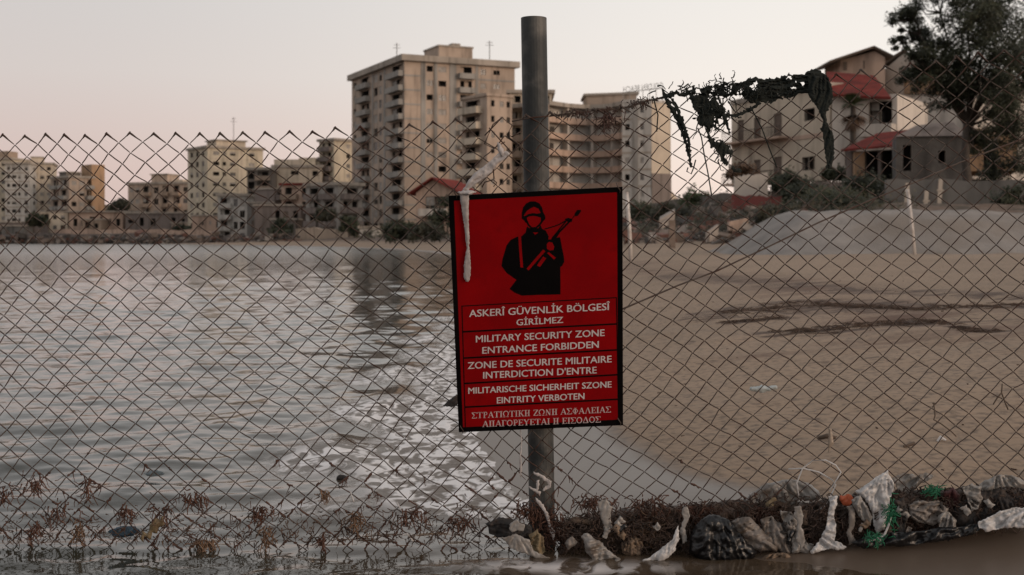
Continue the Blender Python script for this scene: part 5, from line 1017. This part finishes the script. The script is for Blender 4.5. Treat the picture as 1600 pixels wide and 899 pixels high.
BAGS = [('white plastic sheet crumpled in the water right of the post', [(908, 838), (920, 834), (938, 846), (958, 866), (985, 882), (1000, 888), (980, 893), (950, 888), (928, 880), (915, 862)], M_wp2, B2 - .06, .02, .9),
 ('white twisted bag strip reaching up to a point left of the black bag', [(1060, 821), (1062, 842), (1054, 862), (1038, 876), (1012, 888), (990, 893), (984, 888), (1002, 876), (1024, 864), (1042, 850), (1054, 834)], M_wp, B2 - .07, .012, .8),
 ('big crumpled black bag lying at the water edge', [(1086, 822), (1100, 808), (1120, 805), (1138, 812), (1152, 830), (1168, 850), (1184, 864), (1178, 876), (1150, 880), (1120, 884), (1094, 880), (1076, 864), (1078, 842)], M_bp, B2 - .05, .045, .3),
 ('tan sack half sunk in mud below the grey sacks', [(1180, 876), (1200, 866), (1226, 864), (1240, 872), (1234, 884), (1206, 890), (1184, 886)], M_tans, B2 - .06, .02, .2),
 ('grey beige sack with wrinkles right of the black bag', [(1142, 815), (1160, 808), (1176, 812), (1190, 826), (1206, 838), (1222, 852), (1214, 862), (1190, 862), (1168, 852), (1150, 838)], M_sack, B2 - .04, .03, .9),
 ('second wrinkled grey sack, left of the hanging white bag', [(1188, 812), (1206, 806), (1222, 818), (1232, 840), (1240, 864), (1226, 868), (1206, 852), (1194, 836)], M_sack, B2 - .035, .03, .3),
 ('grey white mesh bag draped over the pile behind the strap loop', [(1158, 792), (1172, 772), (1196, 756), (1222, 750), (1250, 752), (1272, 762), (1282, 776), (1270, 784), (1250, 780), (1226, 790), (1204, 784), (1184, 792), (1170, 800)], M_wp2, B1, .03, .4),
 ('pale bag hanging in a v shape left of the bright white strip', [(1218, 798), (1236, 800), (1246, 815), (1254, 834), (1268, 858), (1264, 866), (1250, 862), (1238, 866), (1232, 840), (1224, 815)], M_wp2, B2 - .045, .016, .1),
 ('bright white plastic strip standing up from the dark debris', [(1294, 776), (1309, 775), (1308, 790), (1303, 806), (1306, 828), (1304, 846), (1316, 850), (1323, 855), (1310, 860), (1288, 860), (1270, 866), (1266, 861), (1280, 846), (1290, 826), (1294, 800)], M_wp, B2 - .055, .012, .1),
 ('tall pale blue grey sheet draped over the fence foot', [(1336, 768), (1352, 758), (1372, 744), (1388, 734), (1393, 748), (1396, 766), (1390, 784), (1388, 806), (1384, 828), (1370, 834), (1364, 812), (1356, 786)], M_wp, B2 - .04, .014, .0),
 ('small crumpled white bag left of the tall draped sheet', [(1330, 782), (1344, 774), (1354, 790), (1364, 808), (1360, 822), (1348, 814), (1338, 800)], M_wp2, B2 - .05, .015, .7),
 ('greyish sheet lying behind the green net', [(1394, 748), (1412, 740), (1432, 744), (1446, 738), (1460, 744), (1450, 752), (1436, 756), (1428, 766), (1404, 770)], M_wp2, B1, .02, .2),
 ('crumpled clear grey bag in the middle of the right pile', [(1418, 790), (1440, 782), (1466, 782), (1482, 794), (1478, 812), (1458, 822), (1432, 816), (1420, 806)], M_sack, B2 - .04, .025, .5),
 ('maroon cloth rag wedged in the right pile', [(1474, 768), (1490, 762), (1500, 774), (1498, 790), (1484, 794), (1476, 784)], M_mar, B2 - .02, .015, .3),
 ('black rubbish bag at the right end of the pile', [(1488, 800), (1504, 784), (1530, 770), (1560, 764), (1590, 770), (1606, 786), (1586, 800), (1560, 806), (1540, 822), (1510, 830), (1488, 822)], M_dk, B2 - .02, .04, .6),
 ('long low black sheet added as the shadow along the pile foot', [(1330, 848), (1360, 836), (1400, 832), (1450, 828), (1500, 824), (1540, 818), (1520, 836), (1470, 846), (1410, 854), (1350, 858)], M_bp, B2 - .06, .02, .1),  # black sheet put in for the long shadow under the pile
 ('grey white bag squeezed upright between dark bags on the right', [(1504, 762), (1518, 755), (1534, 760), (1536, 778), (1528, 796), (1516, 802), (1512, 784)], M_wp2, B2 - .045, .018, .2),
 ('white bag humped over the top of the right end pile', [(1526, 764), (1540, 750), (1560, 742), (1584, 744), (1606, 754), (1610, 768), (1590, 762), (1566, 760), (1544, 768)], M_wp2, B2 - .02, .025, .2),
 ('white net bag lying on the sand at the lower right edge', [(1528, 816), (1546, 808), (1562, 798), (1586, 793), (1612, 792), (1612, 816), (1596, 826), (1566, 826), (1540, 832), (1530, 826)], M_wp, B2 - .07, .022, .4),
 ('limp grey white strip hanging beside the wrinkled grey sacks', [(1240, 792), (1250, 790), (1256, 806), (1252, 824), (1258, 846), (1250, 858), (1243, 842), (1246, 822), (1240, 806)], M_wp2, B2 - .06, .006, .0),
 ('limp pale strip hanging from the mesh left of the black bag', [(1066, 796), (1074, 792), (1078, 808), (1070, 826), (1074, 846), (1066, 850), (1062, 830), (1068, 812)], M_wp2, B2 - .05, .006, .0),
 ('long dirty strip hanging left of the tall draped sheet', [(1322, 792), (1332, 790), (1336, 812), (1330, 832), (1338, 850), (1326, 852), (1322, 832), (1326, 812)], M_sack, B2 - .05, .006, .0),
 ('small torn pale bag hanging from the mesh right of the post', [(934, 786), (948, 780), (958, 792), (954, 812), (960, 830), (948, 836), (942, 818), (938, 802)], M_wp2, B2 - .03, .008, .1),
 ('pale limp bag caught under the red rag of the right pile', [(1466, 806), (1482, 800), (1494, 812), (1490, 830), (1478, 838), (1468, 826)], M_wp2, B2 - .055, .010, .2),
 ('dark olive sheet hanging in the gap right of the tall draped sheet', [(1398, 782), (1412, 776), (1420, 800), (1414, 826), (1420, 842), (1402, 846), (1400, 820)], M_dk, B2 - .04, .010, .1),
 ('small orange plastic scrap beside the white strip', [(1312, 774), (1326, 772), (1334, 780), (1328, 790), (1316, 788)], M_org, B2 - .03, .006, .3),
 ('yellow scrap on the weed below the mesh bag', [(1196, 786), (1206, 778), (1214, 782), (1208, 794), (1200, 798)], M_yell, B2 - .01, .006, .3),
 ('brown rounded lump among weed left of the white twisted strip', [(972, 850), (984, 840), (1000, 842), (1006, 856), (1000, 870), (984, 872), (972, 864)], M_tans, B2 - .03, .022, .2),
 ('dark blue grey rag in the water left of the post', [(758, 818), (780, 808), (806, 812), (830, 822), (836, 838), (816, 848), (784, 842), (764, 834)], M_dk, B2 - .02, .02, .4),
 ('pale pink paper scrap against the left of the post', [(796, 820), (808, 812), (820, 820), (818, 830), (800, 832)], M_wp2, B2 - .045, .006, .4),
 ('dull yellow bag stuck at the left foot of the post', [(826, 836), (840, 826), (850, 840), (852, 862), (842, 868), (828, 858)], M_yell, B2 - .045, .012, .2),
 ('grey crumpled sheet in the water below the dark rag', [(782, 840), (806, 834), (828, 844), (836, 862), (860, 872), (850, 876), (822, 866), (796, 856)], M_wp2, B2 - .055, .008, .5)]
for i, (lb, P, m_, Y, th, an) in enumerate(BAGS):
    nm = 'plastic_bag' if 'bag' in lb else 'sack' if 'sack' in lb else 'plastic_sheet' if ('sheet' in lb or 'strip' in lb) else 'cloth_rag' if 'rag' in lb else 'trash_scrap'
    xs_ = [p[0] for p in P]; ys_ = [p[1] for p in P]; rg = random.Random(300 + i); top = min(P, key=lambda p: p[1]); gat = (top[0] + rg.uniform(-4, 4), top[1] - rg.uniform(2, 14)) if i % 4 else (rg.choice([min(xs_) - 4, max(xs_) + 4]), sum(ys_) / len(ys_) - 6)
    P2_ = []
    for a_, b_ in zip(P, P[1:] + P[:1]):                       # ragged outline
        P2_.append(a_); P2_.append(((a_[0] + b_[0]) / 2 + rg.uniform(-2.6, 2.6), (a_[1] + b_[1]) / 2 + rg.uniform(-2.6, 2.6)))
    thingpuff(nm, lb, nm.replace('_', ' '), P2_, Y, th * (.22 if th < .03 else .5), m_, cell=2.3 if th < .03 else 2.8, jit=.9, fold=(.5, .045, an), fa=.014 if th > .008 else .004, seed=70 + i, dm=14 if th < .03 else 24, gather=gat)
g = MB(); g.tube([at(884, 816, B2), at(900, 813, B2), at(926, 816, B2)], [.007, .009, .008], 8); tag(g.build('wood_stick', M_wood, smooth=True), 'dark thick stick lying right of the post foot', 'stick')
root = tag(fibres('green_netting', None, 1392, 800, 16, 40, B2 - .06, 60, M_green, 61, ln=16, down=.4), 'bright green net shred beside the tall draped sheet', 'netting')
fibres('green_netting', 'bright green net shred on top of the right pile', 1458, 766, 26, 12, B2 - .03, 50, M_green, 62, ln=16, down=0, cat='netting'); fibres('green_netting', 'dark green net shred at the foot of the pile', 1366, 842, 34, 10, B2 - .08, 40, M_green, 63, ln=18, down=0, cat='netting')
rope('rope', 'knotted pale rope end hanging below the green net', 'rope', [[(1392, 808), (1388, 822), (1382, 836), (1372, 842), (1358, 846)], [(1378, 838), (1374, 846), (1370, 840)]], B2 - .075, .0026, M_wp)
M_sw = mat('brown_seaweed', (.10, .045, .028), (.055, .026, .018), scale=40, rough=.85); M_sw2 = mat('tan_seaweed', (.17, .105, .065), (.10, .06, .04), scale=40, rough=.85)
WEED = [('thick dark red weed caught on the fence left of the post foot', 832, 800, 60, 34, 160, M_sw), ('brown root tangle hanging down at the post foot', 868, 826, 50, 60, 220, M_sw), ('tan weed tangle drooping right of the post', 1006, 824, 70, 44, 200, M_sw2), ('red brown weed on the fence above the tan tangle', 1012, 790, 60, 30, 90, M_sw), ('dark weed strands left of the black bag top', 1090, 796, 70, 20, 110, M_sw), ('weed tangle above the wrinkled sacks', 1190, 800, 80, 22, 110, M_sw), ('brown weed among the right pile of bags', 1330, 818, 60, 40, 120, M_sw), ('brown weed at the green net', 1420, 822, 70, 34, 120, M_sw),
 ('low red weed fringe on the fence right of the post', 930, 782, 60, 14, 70, M_sw), ('weed tuft on the fence at the far left edge', 12, 770, 30, 24, 16, M_sw), ('forked dark weed tuft on the fence upper left', 55, 752, 40, 24, 26, M_sw), ('dark weed tuft hanging on the fence beside the forked one', 137, 760, 14, 36, 16, M_sw), ('weed stalk standing at the waterline on the left', 122, 826, 16, 34, 40, M_sw2), ('dark weed stub at the waterline near the left edge', 52, 828, 22, 30, 34, M_sw), ('small red weed tuft hanging left of the yellowish scrap', 196, 798, 18, 22, 30, M_sw), ('red weed strip along a wire above the yellowish scrap', 255, 800, 40, 40, 24, M_sw), ('red weed fringe right of the yellowish scrap', 300, 774, 50, 18, 26, M_sw), ('bushy brown weed bunch on the fence in the middle left', 404, 800, 30, 24, 60, M_sw), ('weed stems dropping from the brown bunch into the water', 416, 836, 24, 44, 40, M_sw2), ('dark weed stub at the waterline right of the brown bunch', 503, 842, 16, 26, 26, M_sw), ('weed scrap on the fence halfway to the post', 556, 808, 26, 18, 34, M_sw2), ('brown weed bits on the fence nearer the post', 640, 800, 60, 26, 40, M_sw), ('tan crust of weed at the water right of the blue scrap', 320, 846, 34, 10, 50, M_sw2), ('pale weed clump on the fence left of the dark floating scrap', 508, 772, 24, 16, 24, M_sw2), ('thin weed strands on the lower left mesh', 90, 800, 60, 40, 40, M_sw), ('thin weed strands on the lower mesh before the post', 720, 815, 60, 30, 46, M_sw)]
for i, (lb, cx, cy, w_, h_, n_, m_) in enumerate(WEED): fibres('seaweed_clump', lb, cx, cy, w_, h_, FY - .01, n_, m_, 100 + i, ln=11 + (i * 37 % 17), down=.5, r=.0013, spread=.75 if cx < 700 else 1.5, dy=.012)
# floating and beached bits
def scrap(label, P, Y, th, m_, cat='plastic scrap', name='plastic_scrap', **k):
    rg = random.Random(k.get('seed', 1)); P2_ = []
    for a_, b_ in zip(P, P[1:] + P[:1]): P2_ += [a_, ((a_[0] + b_[0]) / 2 + rg.uniform(-2.5, 2.5), (a_[1] + b_[1]) / 2 + rg.uniform(-2, 2))]
    return thingpuff(name, label, cat, P2_, Y, th * .5, m_, cell=2.0, fa=.007, dm=7, fold=(.6, .06, .6), **k)
scrap('blue plastic scrap floating against the fence at lower left', [(168, 832), (184, 824), (210, 822), (220, 830), (206, 838), (178, 840)], FY + .02, .006, M_blue, seed=201); scrap('yellowish crumpled scrap at the waterline right of the blue one', [(218, 842), (222, 830), (230, 834), (234, 820), (242, 808), (250, 812), (255, 806), (257, 820), (249, 824), (246, 834), (238, 832), (235, 844), (226, 838), (223, 847)], FY - .01, .010, M_yell, seed=202)
scrap('pale blue scrap floating behind the left fence', [(224, 741), (236, 735), (250, 736), (258, 741), (244, 744), (230, 744)], 3.75, .002, M_pblue, seed=203); scrap('small dark object floating behind the fence left of the foam', [(526, 746), (534, 742), (545, 748), (548, 754), (538, 756), (529, 752)], 3.7, .012, M_dk, seed=204)
scrap('dark sharp scrap in the water at the left edge of the sign', [(692, 634), (700, 626), (714, 616), (716, 630), (708, 636)], 4.3, .02, M_dk, seed=205)
fz = (CH - .20) * FPX
scrap('pale blue fish shaped plastic piece lying on the sand', [(1171, 608), (1178, 604), (1190, 601), (1202, 604), (1214, 603), (1215, 607), (1204, 611), (1190, 614), (1176, 612)], 4.75, .012, plastic('pale_blue_plastic', (.42, .47, .48), .1, .4), seed=206)
g = MB(); puff_mesh(g, [(1295, 668), (1299, 670), (1302, 684), (1303, 692), (1297, 700), (1296, 708), (1294, 706), (1294, 690)], fpos(FY - .008), .003, cell=2, seed=207, dm=3, fa=.002); tag(g.build('ribbon', plastic('beige_ribbon', (.36, .29, .23), .2), smooth=True), 'short beige ribbon tied to the mesh above the bags', 'ribbon')
g = MB(); a = hsand(1278, 688); c = hsand(1306, 687); g.tube([a + Z * .006, a.lerp(c, .5) + Z * .012, c + Z * .006], [.006, .009, .005], 6); tag(g.build('driftwood', M_wood, smooth=True), 'short dark stick on the sand behind the beige ribbon', 'stick')
g = MB(); a = hsand(1420, 700); g.tube([a - Vector((.015, 0, -.004)), a + Vector((.02, .01, .012))], [.004, .006], 6); tag(g.build('driftwood', M_wood), 'tiny dark stick on the sand right of the beige ribbon', 'stick')
g = MB(); c = hsand(1465, 690); g.tube([c, c + Vector((.01, 0, .012)), c + Vector((.025, .0, .004))], [.004, .007, .003], 6); tag(g.build('shell', M_wp), 'small white shell on the sand near the right edge', 'shell')
for lb, paths in (('thin dry twig caught in the fence near the right edge', [[(1566, 600), (1565, 614), (1570, 628), (1575, 640)], [(1565, 614), (1558, 622), (1552, 632)]]), ('bent dark twig caught in the fence left of the thin one', [[(1459, 630), (1461, 650), (1459, 656), (1470, 662), (1486, 674), (1494, 682)]])): rope('twig', lb, 'twig', paths, FY - .006, .0018, M_wood)
for lb, P in (('white straw stuck in the mesh above the foam', [(547, 768), (550, 776), (553, 784)]), ('white straw in the mesh left of the post foot', [(620, 785), (628, 800), (634, 814)]), ('pale stick at the waterline left of the post', [(626, 838), (636, 834), (646, 846)])): rope('drinking_straw', lb, 'straw', [P], FY - .008, .0016, M_wp)
bpy.context.view_layer.update()
